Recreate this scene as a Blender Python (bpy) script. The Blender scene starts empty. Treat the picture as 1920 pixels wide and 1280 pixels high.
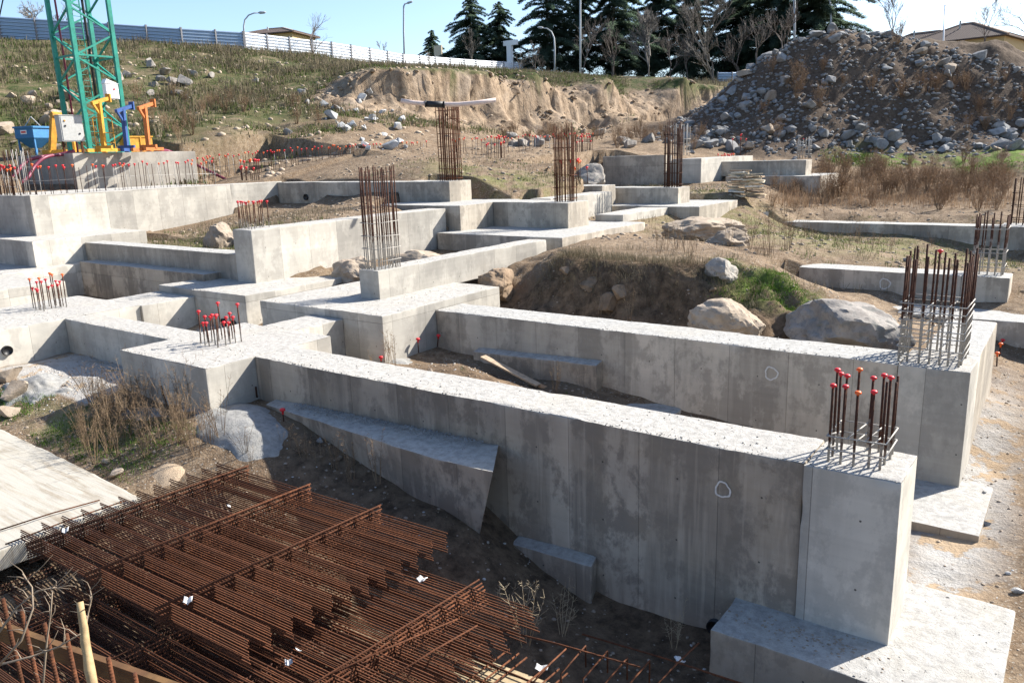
import bpy, bmesh, math, random
import numpy as np
from mathutils import Vector, Matrix
random.seed(7); rng = np.random.default_rng(11)
PI = math.pi; R = math.radians
SC = bpy.context.scene
COL = SC.collection

# ---------------------------------------------------------------- camera
FPX = 1478.48; PITCH = 0.2333014; ROLL = -0.0321365; YAW = -0.6323875; EYE = 4.0
fw = np.array([math.sin(YAW)*math.cos(PITCH), math.cos(YAW)*math.cos(PITCH), -math.sin(PITCH)])
r0 = np.array([math.cos(YAW), -math.sin(YAW), 0.0]); u0 = np.cross(r0, fw)
rt = r0*math.cos(ROLL)+u0*math.sin(ROLL); up = -r0*math.sin(ROLL)+u0*math.cos(ROLL)
CAM = np.array([0, 0, EYE])
cd = bpy.data.cameras.new('camera'); cam = bpy.data.objects.new('camera', cd); COL.objects.link(cam)
cam.matrix_world = Matrix(((rt[0], up[0], -fw[0], 0), (rt[1], up[1], -fw[1], 0), (rt[2], up[2], -fw[2], EYE), (0, 0, 0, 1)))
cd.sensor_width = 36; cd.lens = FPX/1920*36; cd.clip_start = 0.1; cd.clip_end = 3000
SC.camera = cam

# ---------------------------------------------------------------- light
SUN_AZ = R(29.5); SUN_EL = R(36.6)
w = bpy.data.worlds.new('World'); SC.world = w; w.use_nodes = True
nt = w.node_tree; nt.nodes.clear()
sky = nt.nodes.new('ShaderNodeTexSky'); sky.sky_type = 'NISHITA'; sky.sun_disc = False
sky.sun_elevation = SUN_EL; sky.sun_rotation = SUN_AZ; sky.altitude = 900; sky.air_density = 1.0; sky.dust_density = 2.2; sky.ozone_density = 2.6
bg = nt.nodes.new('ShaderNodeBackground'); bg.inputs[1].default_value = 0.105
wo = nt.nodes.new('ShaderNodeOutputWorld')
nt.links.new(sky.outputs[0], bg.inputs[0]); nt.links.new(bg.outputs[0], wo.inputs[0])
sd = bpy.data.lights.new('sun', 'SUN'); sd.energy = 5.0; sd.angle = R(0.55); sd.color = (1.0, 0.95, 0.87)
so = bpy.data.objects.new('sun', sd); COL.objects.link(so)
sv = Vector((math.sin(SUN_AZ)*math.cos(SUN_EL), math.cos(SUN_AZ)*math.cos(SUN_EL), math.sin(SUN_EL)))
so.rotation_euler = sv.to_track_quat('Z', 'Y').to_euler(); so.location = (30, 60, 60)
vs = SC.view_settings; vs.view_transform = 'Standard'; vs.look = 'None'; vs.exposure = 1.3; vs.gamma = 1.0
vs.use_curve_mapping = False

# ---------------------------------------------------------------- maths helpers
def rays(u, v):
    u = np.asarray(u, float); v = np.asarray(v, float)
    return ((u-960)/FPX)[..., None]*rt + ((640-v)/FPX)[..., None]*up + fw
def W(u, v, D):                       # point seen at pixel (u, v) at depth D
    return CAM + rays(u, v)*D
def at(u, v, z=0.0):                  # point seen at pixel (u, v) on height z
    d = rays(u, v); return CAM + d*((z-EYE)/d[2])
def _h(ix, iy, iz, s):
    h = (ix.astype(np.int64)*374761393 + iy.astype(np.int64)*668265263 + iz.astype(np.int64)*2147483647 + s*974634777) & 0xffffffff
    h = ((h ^ (h >> 13))*1274126177) & 0xffffffff
    return ((h ^ (h >> 16)) & 0xffffff)/float(0xffffff)
def vn(P, s=0):                       # value noise, -1..1
    P = np.asarray(P, float); F = np.floor(P); f = P-F; f = f*f*(3-2*f); I = F.astype(np.int64)
    r = 0
    for a in (0, 1):
        for b in (0, 1):
            for c in (0, 1):
                wgt = (f[:, 0] if a else 1-f[:, 0])*(f[:, 1] if b else 1-f[:, 1])*(f[:, 2] if c else 1-f[:, 2])
                r = r + wgt*_h(I[:, 0]+a, I[:, 1]+b, I[:, 2]+c, s)
    return r*2-1
def fbm(P, o=4, s=0, g=.5):
    P = np.asarray(P, float); r = 0; a = 1; t = 0
    for k in range(o):
        r = r + a*vn(P*(2.03**k)+k*17.3, s+k); t += a; a *= g
    return r/t

# ---------------------------------------------------------------- objects
def tag(o, label=None, cat=None, group=None, kind=None):
    if label: o['label'] = label
    if cat: o['category'] = cat
    if group: o['group'] = group
    if kind: o['kind'] = kind
    return o
def mesh(name, V, F, mat, smooth=False):
    """V (n,3); F either an (m,k) array or a list of index tuples"""
    me = bpy.data.meshes.new(name)
    V = np.asarray(V, np.float32)
    if isinstance(F, np.ndarray):
        m, k = F.shape
        me.vertices.add(len(V)); me.vertices.foreach_set('co', V.ravel())
        me.loops.add(m*k); me.loops.foreach_set('vertex_index', F.ravel().astype(np.int32))
        me.polygons.add(m); me.polygons.foreach_set('loop_start', np.arange(0, m*k, k, dtype=np.int32))
        me.update(calc_edges=True)
    else:
        me.from_pydata([tuple(map(float, p)) for p in V], [], [tuple(f) for f in F])
    if mat is not None: me.materials.append(mat)
    if smooth: me.polygons.foreach_set('use_smooth', np.ones(len(me.polygons), dtype=bool))
    return me
def obj(name, me, parent=None, loc=(0, 0, 0), rot=(0, 0, 0), scale=(1, 1, 1)):
    o = bpy.data.objects.new(name, me); COL.objects.link(o)
    o.location = loc; o.rotation_euler = rot; o.scale = scale
    if parent is not None: o.parent = parent
    return o
def empty(name, loc=(0, 0, 0), rot=(0, 0, 0)):
    o = obj(name, None, None, loc, rot); o.empty_display_size = .2; return o
def copy_tree(o, parent=None):
    c = o.copy(); COL.objects.link(c)
    if parent is not None: c.parent = parent
    for ch in o.children: copy_tree(ch, c)
    return c
class MB:                              # collects simple shapes into one mesh
    def __init__(s): s.V = []; s.F = []
    def add(s, V, F):
        n = len(s.V); s.V += [tuple(map(float, p)) for p in V]; s.F += [tuple(i+n for i in f) for f in F]
    def box(s, c, d, rz=0, M=None, tilt=None):
        x, y, z = d[0]/2, d[1]/2, d[2]/2
        P = [Vector((a*x, b*y, e*z)) for e in (-1, 1) for b in (-1, 1) for a in (-1, 1)]
        if tilt is not None: P = [tilt @ p for p in P]
        if rz: m = Matrix.Rotation(rz, 3, 'Z'); P = [m @ p for p in P]
        P = [p+Vector(c) for p in P]
        s.add(P, [(0, 2, 3, 1), (4, 5, 7, 6), (0, 1, 5, 4), (2, 6, 7, 3), (0, 4, 6, 2), (1, 3, 7, 5)]); return s
    def tube(s, pts, r, n=6, cap=True):
        pts = [Vector(map(float, p)) for p in pts]; m = len(pts)
        rr = r if hasattr(r, '__len__') else [r]*m
        V = []; a = None
        for i, p in enumerate(pts):
            t = (pts[min(i+1, m-1)]-pts[max(i-1, 0)]).normalized()
            if a is None: a = t.orthogonal().normalized()
            a = (a-t*a.dot(t)); a = a.normalized() if a.length > 1e-5 else t.orthogonal().normalized()
            b = t.cross(a)
            for k in range(n):
                q = 2*PI*k/n; V.append(p+(a*math.cos(q)+b*math.sin(q))*rr[i])
        F = [(i*n+k, i*n+(k+1) % n, (i+1)*n+(k+1) % n, (i+1)*n+k) for i in range(m-1) for k in range(n)]
        if cap: F += [tuple(range(n-1, -1, -1)), tuple(range((m-1)*n, m*n))]
        s.add(V, F); return s
    def bar(s, p, q, wx, wy=None):     # square section bar from p to q
        p = Vector(p); q = Vector(q); t = (q-p).normalized(); wy = wy or wx
        a = t.cross(Vector((0, 0, 1))); a = a.normalized() if a.length > 1e-4 else Vector((1, 0, 0)); b = t.cross(a)
        V = [e+a*(i*wx/2)+b*(j*wy/2) for e in (p, q) for i, j in ((-1, -1), (1, -1), (1, 1), (-1, 1))]
        s.add(V, [(0, 1, 2, 3), (7, 6, 5, 4), (0, 4, 5, 1), (1, 5, 6, 2), (2, 6, 7, 3), (3, 7, 4, 0)]); return s
    def lathe(s, prof, n=12, c=(0, 0, 0)):
        V = [(c[0]+r*math.cos(2*PI*k/n), c[1]+r*math.sin(2*PI*k/n), c[2]+z) for r, z in prof for k in range(n)]
        m = len(prof)
        F = [(i*n+k, i*n+(k+1) % n, (i+1)*n+(k+1) % n, (i+1)*n+k) for i in range(m-1) for k in range(n)]
        F += [tuple(range(n-1, -1, -1)), tuple(range((m-1)*n, m*n))]
        s.add(V, F); return s
    def me(s, name, mat, smooth=False):
        return mesh(name, np.array(s.V), s.F, mat, smooth)
    def build(s, name, mat, parent=None, smooth=False, **k):
        return obj(name, s.me(name, mat, smooth), parent, **k)

# ---------------------------------------------------------------- materials
class NM:
    def __init__(s, name, rough=.9, spec=.3):
        s.m = bpy.data.materials.new(name); s.m.use_nodes = True; s.t = s.m.node_tree; s.t.nodes.clear()
        s.o = s.n('ShaderNodeOutputMaterial'); s.b = s.n('ShaderNodeBsdfPrincipled')
        s.l(s.b.outputs[0], s.o.inputs[0]); s.b.inputs['Roughness'].default_value = rough; s.b.inputs['Specular IOR Level'].default_value = spec
    def n(s, t, **k):
        x = s.t.nodes.new(t)
        for a, v in k.items(): setattr(x, a, v)
        return x
    def l(s, a, b): s.t.links.new(a, b)
    def geo(s): return s.n('ShaderNodeNewGeometry')
    def pos(s): return s.geo().outputs['Position']
    def objc(s): return s.n('ShaderNodeTexCoord').outputs['Object']
    def map(s, v, scale=(1, 1, 1), rot=(0, 0, 0), loc=(0, 0, 0)):
        x = s.n('ShaderNodeMapping'); s.l(v, x.inputs[0]); x.inputs['Scale'].default_value = scale; x.inputs['Rotation'].default_value = rot; x.inputs['Location'].default_value = loc
        return x.outputs[0]
    def noise(s, v, sc, det=5, ro=.55, dist=0):
        x = s.n('ShaderNodeTexNoise'); s.l(v, x.inputs['Vector']); x.inputs['Scale'].default_value = sc; x.inputs['Detail'].default_value = det
        x.inputs['Roughness'].default_value = ro; x.inputs['Distortion'].default_value = dist; return x.outputs[0]
    def vor(s, v, sc, feat='F1'):
        x = s.n('ShaderNodeTexVoronoi'); x.feature = feat; s.l(v, x.inputs['Vector']); x.inputs['Scale'].default_value = sc; return x
    def ramp(s, v, stops):
        x = s.n('ShaderNodeValToRGB'); s.l(v, x.inputs[0]); e = x.color_ramp.elements
        while len(e) < len(stops): e.new(.5)
        for i, (p, c) in enumerate(stops):
            e[i].position = p; e[i].color = (c, c, c, 1) if not hasattr(c, '__len__') else (*c, 1)
        return x.outputs[0]
    def mix(s, f, a, b, mode='MIX'):
        x = s.n('ShaderNodeMix'); x.data_type = 'RGBA'; x.blend_type = mode
        for v, i in ((f, 0), (a, 6), (b, 7)):
            if hasattr(v, 'links'): s.l(v, x.inputs[i])
            elif i == 0: x.inputs[0].default_value = v
            else: x.inputs[i].default_value = (*v, 1) if hasattr(v, '__len__') else (v, v, v, 1)
        return x.outputs[2]
    def math(s, op, a, b=None, c=None, clamp=False):
        x = s.n('ShaderNodeMath'); x.operation = op; x.use_clamp = clamp
        for i, v in enumerate((a, b, c)):
            if v is None: continue
            if hasattr(v, 'links'): s.l(v, x.inputs[i])
            else: x.inputs[i].default_value = v
        return x.outputs[0]
    def sep(s, v):
        x = s.n('ShaderNodeSeparateXYZ'); s.l(v, x.inputs[0]); return x.outputs
    def comb(s, a, b, c=0.0):
        x = s.n('ShaderNodeCombineXYZ')
        for i, v in enumerate((a, b, c)):
            if hasattr(v, 'links'): s.l(v, x.inputs[i])
            else: x.inputs[i].default_value = v
        return x.outputs[0]
    def attr(s, name): x = s.n('ShaderNodeAttribute'); x.attribute_name = name; return x.outputs['Fac']
    def rnd(s): return s.n('ShaderNodeObjectInfo').outputs['Random']
    def bump(s, h, st=.5, d=.02, nrm=None):
        x = s.n('ShaderNodeBump'); s.l(h, x.inputs['Height']); x.inputs['Strength'].default_value = st; x.inputs['Distance'].default_value = d
        if nrm is not None: s.l(nrm, x.inputs['Normal'])
        return x.outputs[0]
    def done(s, col, nrm=None, rough=None, metal=None):
        if hasattr(col, 'links'): s.l(col, s.b.inputs[0])
        else: s.b.inputs[0].default_value = (*col, 1)
        if nrm is not None: s.l(nrm, s.b.inputs['Normal'])
        if rough is not None: s.l(rough, s.b.inputs['Roughness'])
        if metal is not None: s.b.inputs['Metallic'].default_value = metal
        return s.m

def concrete(name, side=(.34, .325, .295), stain=.5, warm=.2, top=(.42, .405, .375), streak=.5):
    m = NM(name, .93, .25); p = m.pos(); g = m.geo()
    nz = m.sep(g.outputs['Normal'])[2]; X = m.sep(p)
    big = m.noise(p, .55, 4, .6); mid = m.noise(m.map(p, (1, 1, .7)), 1.5, 9, .72, .12); fine = m.noise(p, 19, 5, .7)
    st = m.noise(m.map(p, (1.5, 1.5, .13)), 1.0, 7, .66, .1)              # vertical run marks
    st2 = m.noise(m.map(p, (7, 7, .35)), 1.0, 4, .6)
    bd = m.noise(m.map(p, (.25, .25, 11)), 1.0, 3, .5)                    # board lines of the formwork
    run = m.math('ADD', X[0], X[1])
    br = m.n('ShaderNodeTexBrick'); m.l(m.comb(run, X[2]), br.inputs['Vector']); br.offset = 0; br.squash = 1
    br.inputs['Scale'].default_value = 1; br.inputs['Brick Width'].default_value = 1.22; br.inputs['Row Height'].default_value = 2.9
    br.inputs['Mortar Size'].default_value = .006; br.inputs['Mortar Smooth'].default_value = .5
    br.inputs['Color1'].default_value = (.70, .70, .71, 1); br.inputs['Color2'].default_value = (1.14, 1.13, 1.12, 1); br.inputs['Mortar'].default_value = (.4, .4, .4, 1)
    c = m.mix(m.ramp(big, [(.35, 0), (.65, 1)]), tuple(x*.80 for x in side), tuple(x*1.18 for x in side))
    c = m.mix(m.math('MULTIPLY', m.ramp(mid, [(.47, 0), (.545, 1)]), stain), c, tuple(x*k for x, k in zip(side, (.52, .52, .53))))
    c = m.mix(m.math('MULTIPLY', m.ramp(st, [(.47, 0), (.6, 1)]), streak), c, tuple(x*.55 for x in side))
    c = m.mix(m.math('MULTIPLY', m.ramp(st2, [(.55, 0), (.7, 1)]), streak*.5), c, tuple(min(.8, x*1.35) for x in side))
    c = m.mix(m.math('MULTIPLY', m.ramp(m.noise(p, 1.1, 5, .6, .3), [(.5, 0), (.68, 1)]), warm), c, (.36, .28, .18))
    c = m.mix(.2, c, m.ramp(bd, [(.3, .75), (.7, 1.15)]), 'MULTIPLY')
    c = m.mix(.8, c, br.outputs['Color'], 'MULTIPLY')
    gx_ = m.math('ABSOLUTE', m.math('SUBTRACT', m.math('FRACT', m.math('MULTIPLY', run, 1/1.22)), .5)); gz_ = m.math('ABSOLUTE', m.math('SUBTRACT', m.math('FRACT', m.math('MULTIPLY_ADD', X[2], 1/.95, .13)), .5))
    tie = m.math('LESS_THAN', m.math('ADD', m.math('POWER', m.math('MULTIPLY', gx_, 1.22), 2), m.math('POWER', m.math('MULTIPLY', gz_, .95), 2)), .00022)
    c = m.mix(m.math('MULTIPLY', tie, .85), c, (.05, .045, .04))
    pit = m.ramp(m.vor(m.map(p, (1, 1, 1)), 26).outputs['Distance'], [(.06, 1), (.13, 0)])
    pm = m.math('MULTIPLY', pit, m.ramp(m.noise(p, 3.1, 3), [(.52, 0), (.6, 1)]))
    c = m.mix(m.math('MULTIPLY', pm, .7), c, tuple(x*.35 for x in side))
    # horizontal tops: pale rough laitance with speckled pits
    sp = m.noise(p, 42, 4, .75); sp2 = m.noise(p, 8, 6, .7)
    t = m.mix(m.ramp(sp2, [(.36, 0), (.6, 1)]), tuple(x*.68 for x in top), top)
    t = m.mix(m.math('MULTIPLY', m.ramp(sp, [(.30, 1), (.42, 0)]), .75), t, tuple(x*.42 for x in top))
    t = m.mix(m.math('MULTIPLY', m.ramp(m.noise(p, .9, 4), [(.52, 0), (.72, 1)]), .35), t, (.40, .36, .29))
    f = m.ramp(nz, [(.55, 0), (.75, 1)])
    c = m.mix(f, c, t)
    hh = m.math('ADD', m.math('MULTIPLY', sp, m.math('MULTIPLY_ADD', f, .9, .10)), m.math('MULTIPLY', sp2, m.math('MULTIPLY_ADD', f, 1.6, .25)))
    hh = m.math('ADD', hh, m.math('MULTIPLY', bd, .08)); hh = m.math('SUBTRACT', hh, m.math('MULTIPLY', pm, .3)); hh = m.math('ADD', hh, m.math('MULTIPLY', br.outputs['Fac'], -.5))
    return m.done(c, m.bump(hh, .6, .022))
M_conc = concrete('concrete_wall', (.48,.425,.345), .6, .12, (.40,.39,.365))
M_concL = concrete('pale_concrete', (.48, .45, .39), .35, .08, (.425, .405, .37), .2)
M_concD = concrete('weathered_concrete', (.44, .375, .295), .85, .25, (.425, .405, .37), .8)

def plain(name, col, rough=.6, var=.15, sc=6, metal=0, spec=.4, bump=0):
    m = NM(name, rough, spec); p = m.pos(); n = m.noise(p, sc, 5, .6)
    c = m.mix(m.ramp(n, [(.3, 0), (.7, 1)]), tuple(x*(1-var) for x in col), tuple(min(1, x*(1+var)) for x in col))
    return m.done(c, m.bump(n, .4, bump) if bump else None, metal=metal)
def rust(name, c1, c2, c3, sc=22):
    m = NM(name, .85, .2); p = m.objc(); n = m.noise(p, sc, 5, .7); n2 = m.noise(m.pos(), 2.2, 3)
    c = m.mix(m.ramp(n, [(.35, 0), (.62, 1)]), c1, c2); c = m.mix(m.ramp(n2, [(.5, 0), (.7, 1)]), c, c3)
    r_ = m.math('MULTIPLY_ADD', m.rnd(), .5, .62); c = m.mix(1.0, c, m.comb(r_, r_, r_), 'MULTIPLY')
    rib = m.n('ShaderNodeTexWave'); rib.wave_type = 'BANDS'; rib.bands_direction = 'Z'; m.l(p, rib.inputs['Vector']); rib.inputs['Scale'].default_value = 14
    return m.done(c, m.bump(m.math('ADD', rib.outputs['Fac'], n), .7, .004))
M_rust = rust('rusty_bar', (.05, .02, .011), (.145, .053, .023), (.09, .035, .016))
M_rustD = rust('dark_rusty_bar', (.035, .018, .014), (.085, .036, .022), (.06, .03, .02))
def splashed(off=.35):                        # dark rust above, cement-grey splash on the lower half
    m = NM('cement_splashed_bar', .85, .2); p = m.objc(); z = m.sep(p)[2]; n = m.noise(m.pos(), 5, 5, .7); n2 = m.noise(p, 30, 4, .7)
    c = m.mix(m.ramp(n2, [(.35, 0), (.65, 1)]), (.035, .018, .014), (.10, .04, .022))
    f = m.ramp(m.math('ADD', m.math('MULTIPLY', z, -1.0), m.math('MULTIPLY_ADD', n, 1.5, off)), [(.12, 0), (.4, 1)])
    c = m.mix(f, c, m.mix(n2, (.30, .27, .23), (.42, .40, .37)))
    return m.done(c, m.bump(n2, .6, .003))
M_splash = splashed(); M_splash2 = splashed(-.3)
M_capR = plain('red_plastic_cap', (.62, .02, .028), .45, .15); M_capO = plain('orange_plastic_cap', (.8, .13, .02), .45, .1)

# ---------------------------------------------------------------- terrain control points
TP = [  # near, in metres: x, y, z
(-14,8,-1.0),(-12.2,9.2,-1.05),(-10.7,9,-1.4),(-7.4,8.8,-1.9),(-7.1,9.6,-2.35),(-5.6,9.5,-2.92),(-4.1,9.7,-2.9),(-3.6,8.9,-2.95),(-3.4,7.5,-3.0),(-6,7,-2.75),
(-8,7,-2.45),(-9,5,-2.5),(-6,4,-3.0),(-11,7.3,-1.85),(-12.2,7.1,-1.62),(-13,7.4,-1.42),(-3,5,-3.1),(0,6,-2.8),(-10,2,-2.4),(-14,2,-1.75),(-20,2,-1.6),(-8,9.2,-1.75),
(-16,7.5,-1.3),(-17.5,7,-1.35),(-19,7,-1.25),(-14.5,6.8,-1.5),(-17,8.4,-.95),(-18.8,8.2,-1.0),(-20,7.6,-1.1),(-21.8,7,-1.0),(-21,9,-.97),(-18.2,9.5,-.95),(-22,9.5,-.95),
(-21.8,11,-.97),(-17,11.2,-.97),(-18,13.4,-.97),(-21.8,13.4,-.97),(-25,12.6,-.95),(-25,14.8,-.9),(-30,13,-.6),(-30,10,-.5),(-30,5,-.9),(-26,5,-1),
(-14.8,12.3,-1.05),(-14.2,13.3,-1.0),(-13.4,15.2,-1.05),(-13.2,13.4,-1),(-11.5,13.6,-.75),(-10,13.2,-1.0),(-8.7,13.3,-1.35),(-6.8,14.8,-1.9),(-5,12.5,-2.2),(-2,13,-2.28),(-3,15.2,-2.28),(-8,11.2,-1.7),(-12,11.3,-1.15),(-5,11.2,-2.2),(-10.8,14.9,-1.35),
(-13.6,17,-.85),(-10,17,-.85),(-7,17,-.8),(-4.5,17.2,-.9),(-3,17.6,-1.2),(-13.6,18.6,-.7),(-11,18.4,-.75),(-9,18.4,-.75),(-7.5,18,-.7),(-5,18.2,-.8),
(-13.9,20,.15),(-13.5,20.6,.8),(-12,19.5,.95),(-10,19.3,1.0),(-8.8,19.4,.95),(-7,19.7,.45),(-5.5,20,.1),(-4,20.6,-.35),(-2.9,20,-1.0),(-2.8,23,-1.0),(-4.4,23,-.6),(-5,25.5,-.7),(-6.5,24,-.1),
(-14.8,24,.75),(-15.2,30,.6),(-13,27,.75),(-10,26,.7),(-8,28,.2),(-8.2,25.5,.3),(-7,26.6,-.35),(-4,26.6,-.85),(-2.4,26.6,-.87),(-6,28.6,-.1),(-3,28.8,-.3),(-6,32,-.1),(-8,36,-.1),(-12,34,.3),(-14.3,35,.35),
(-9.7,42.6,-.6),(-3,42.6,-1.25),(-13,42.6,-.1),(-14,39.5,.5),(-15.3,42.5,1.35),(-15.3,43.6,1.4),(-4,37,-.9),(-4,33,-.5),(2,33,-.4),(3,42,-1.2),(-13,44.8,.0),(-5,44.8,-.08),(-2,44.8,-.1),(-15,52,.7),(-8,52,.5),(0,52,.4),(6,45,-.1),
(-.5,12,-2.27),(.5,11,-2.32),(1,9,-2.4),(0,14,-2.17),(.5,17,-2.0),(1,20,-1.8),(-1.2,10,-2.3),(-1.3,14,-2.24),(-1.2,17,-2.1),(-1.1,21,-1.72),(-1.1,24.6,-1.7),(1,24,-1.6),(3,12,-2.1),(4,20,-1.3),(6,10,-1.5),(6,28,-.5),(1.5,27,-.9),(-1.2,26,-.9),(-.8,29,-.5),(2.5,5,-2.4),
(-24,17,.8),(-28,17,.7),(-32,19,.8),(-30,22,1.4),(-26,20,1.5),(-24,24,1.8),(-30,26.6,1.9),(-23.5,26.6,1.85),(-34.6,20,1.2),(-34.6,25,1.9),(-22.4,20,1.45),(-22.4,23,1.7),(-27,23.5,1.85),
(-18.5,18.6,.1),(-17,19,.15),(-20.8,19,.35),(-19,22,.4),(-17,23,.3),(-21,23.5,.5),(-20.5,17,.1),
(-37,17,2.85),(-37,22,2.85),(-37.5,27,2.9),(-34,29,2.95),(-28,29,2.95),(-24,29,2.9),(-21.5,30,2.0),(-20,29,1.9),(-22.5,34,2.9),(-27,36,3.2),(-18.5,31.5,1.9),(-20.5,37,2.7),(-18,42,2.6),(-22,44,3.2),(-16,46,1.6),(-17.5,33.5,1.2),(-17.4,38.5,1.2),(-24.8,48,3.5),
(-40,12,3.4),(-45,8,4),(-40,2,3),(-50,0,8),(-14,-10,-1.5),(10,-8,-2),(25,10,0),(25,40,2),(-5,-8,-2.5),(40,80,5),(20,70,5)]
TD = [  # farther, by where they are seen from the camera and how far off: u, v, depth
(500,296,44),(640,303,43),(720,300,42),(800,290,47),(950,285,52),(1100,285,55),(1160,285,58),(1250,272,66),(1230,290,60),(1330,290,62),
(0,215,52),(0,140,60),(0,75,72),(60,72,73),(120,75,74),(0,300,47),(60,300,46),(250,250,50),(250,160,60),(230,80,75),(300,82,76),(380,270,46),(450,275,48),(450,180,62),(380,120,70),(460,93,80),(600,250,52),(560,180,64),(600,150,68),(640,110,88),(640,130,74),
(700,132,64),(760,135,65),(830,136,68),(900,139,72),(1000,142,77),(1130,148,85),(1280,152,95),(1340,166,101),
(690,190,61.5),(770,203,62.5),(850,220,66),(900,225,69),(1000,245,74),(1100,250,81),(1200,248,88),(1300,243,95),
(700,240,54),(760,265,51),(850,255,56),(930,262,60),(1050,265,66),(1150,260,73),
(757,127,97),(900,133,115),(993,137,130),(1280,150,130),(1400,152,140),(1150,143,140),(700,126,82),(760,131,83),(860,135,84),(860,136,96),(960,138,95),(1060,141,100),(1160,147,106),(1280,153,112),(1600,150,140),
(1560,345,56),(1700,350,53),(1900,350,53),(1560,310,60),(1700,290,62),(1900,292,58),(1560,275,64),(1900,268,63),(1450,300,62),(1400,285,64),
(1310,243,72),(1345,238,70),(1400,262,66),(1560,266,65),(1720,258,65),(1900,262,64),(1350,186,75),(1400,132,75),(1440,107,74),(1480,86,73),(1520,76,72.5),(1580,67,72),(1640,70,72),(1690,78,71),(1760,84,70.5),(1860,88,70),(1925,92,70),(2100,100,70),(2150,262,64),
(1500,235,66.5),(1650,235,66.2),(1800,235,65.5)]
pts = [tuple(p) for p in TP]
for u, v, D in TD: pts.append(tuple(W(u, v, D)))
for x, y, z in [(-100,40,17),(-100,0,16),(-100,100,17),(-90,150,17),(-30,160,13),(-75,-5,15),(-130,60,17.5),(10,150,10),(-10,95,9),(-22,98,9),(-2,100,8),(20,100,8),(-32,110,11.5),(60,60,6),(60,0,2),(60,160,8)]: pts.append((x, y, z))
TPX = np.array(pts)
def _phi(r): return np.sqrt(r*r+.15)
_A = _phi(np.hypot(TPX[:, None, 0]-TPX[None, :, 0], TPX[:, None, 1]-TPX[None, :, 1]))
_wt = np.linalg.solve(_A+np.eye(len(TPX))*-1e-3, TPX[:, 2]-2.0)
def base_h(x, y):
    x = np.asarray(x, float).ravel(); y = np.asarray(y, float).ravel(); out = np.empty(len(x))
    for i in range(0, len(x), 20000):
        s = slice(i, i+20000); r = np.hypot(x[s, None]-TPX[None, :, 0], y[s, None]-TPX[None, :, 1]); out[s] = _phi(r)@_wt+2.0
    far = np.clip((np.hypot(x+30, y-60)-150)/120, 0, 1)
    return out*(1-far)+14*far
# outlines used for ground cover, in plan
FAR = lambda x, y: np.clip((np.hypot(x, y)-34)/14, 0, 1)
def seg_dist(x, y, line):
    d = np.full(len(x), 1e9)
    for (x0, y0), (x1, y1) in zip(line[:-1], line[1:]):
        t = np.clip(((x-x0)*(x1-x0)+(y-y0)*(y1-y0))/((x1-x0)**2+(y1-y0)**2), 0, 1); d = np.minimum(d, np.hypot(x-x0-t*(x1-x0), y-y0-t*(y1-y0)))
    return d
CLIFF = [tuple(W(u, v, D)[:2]) for u, v, D in ((660,165,62.5),(760,170,64),(900,180,70.5),(1000,195,76),(1130,200,84),(1280,200,95),(1340,200,100))]
PILE = [tuple(W(u, v, D)[:2]) for u, v, D in ((1360,210,74),(1440,180,71),(1580,160,69),(1760,160,68),(2000,170,67))]
def cliffy(x, y): return np.clip(1.45-seg_dist(x, y, CLIFF)/3.2, 0, 1)
def piley(x, y): return np.clip(1.8-seg_dist(x, y, PILE)/6.0, 0, 1)
FLOOR = [(-29,-13,40.6,50.3,1.6,0),(-23.3,-13,50.2,54.7,1.7,0),(-20.9,-15,30.9,35.7,.95,0),(-40.45,-35.2,24.55,27.1,2.9,0),(-14.6,-4,18,27,.98,0),(-8.3,-1.5,25.6,27.05,-.62,0),(-14.2,-2,41.9,43.25,-.6,0),(-45,-31.8,8,13.7,.0,0),(-45,-35.2,13.7,15.05,1.0,0),(-42.35,-40.3,17,31,2.9,0),(-44,-35.2,26.9,34,2.95,.2),(-36,-24,28.2,34,2.95,.22),(-35.2,-22.4,16.3,19.5,.6,.05),(-28.5,-20,44,50.2,1.6,0),(-21.4,-14,44,54.6,1.7,0),(-15.6,-8,48,58,1.4,0),(-35.3,-32.0,12,20,1.0,0),(-35.3,-31.5,20,27.4,.9,.13),(-32.6,-31.9,12,16,.2,0),(-40.5,-35.25,14.9,24.6,1.2,0),(-32.0,-22.4,12.5,15.6,-.9,0),(-22.6,-21.4,15.4,25,.3,0),(-36,-23.2,27.3,28.5,1.6,0),(-26.2,-20.8,25.1,29.6,1.2,0),
 (-21.5,-15.3,24.2,31,.5,0),(-25,-14.8,35.5,40.7,1.0,0),(-16.5,-15.5,15,24.3,-.2,0),(-21.4,-16.4,18.2,24.3,.25,0),(-18.8,-13.8,13.4,18.5,-1.0,0),(-18,-16.4,31,36,.9,0),(-20.5,-19.2,29.5,35.1,1.2,0),(-22.7,-19.8,35.1,36.7,1.2,0),(-23.7,-21.2,51,61,1.9,0),(-21.9,-15.4,54.5,56.1,2.2,0),(-28.3,-23.3,47.5,51,1.9,0),(-20.6,-14.1,53.3,58.1,1.2,0),(-48.6,-42.0,20.2,27.3,3.2,0),(-49,-40.4,17.2,20.2,2.95,0)]
def floors(x, y, h):
    for x0, x1, y0, y1, z, sl in FLOOR:
        k = (x > x0) & (x < x1) & (y > y0) & (y < y1); h = np.where(k, np.minimum(h, z+sl*(y-y0)), h)
    return h
CL = np.array(CLIFF)
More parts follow.
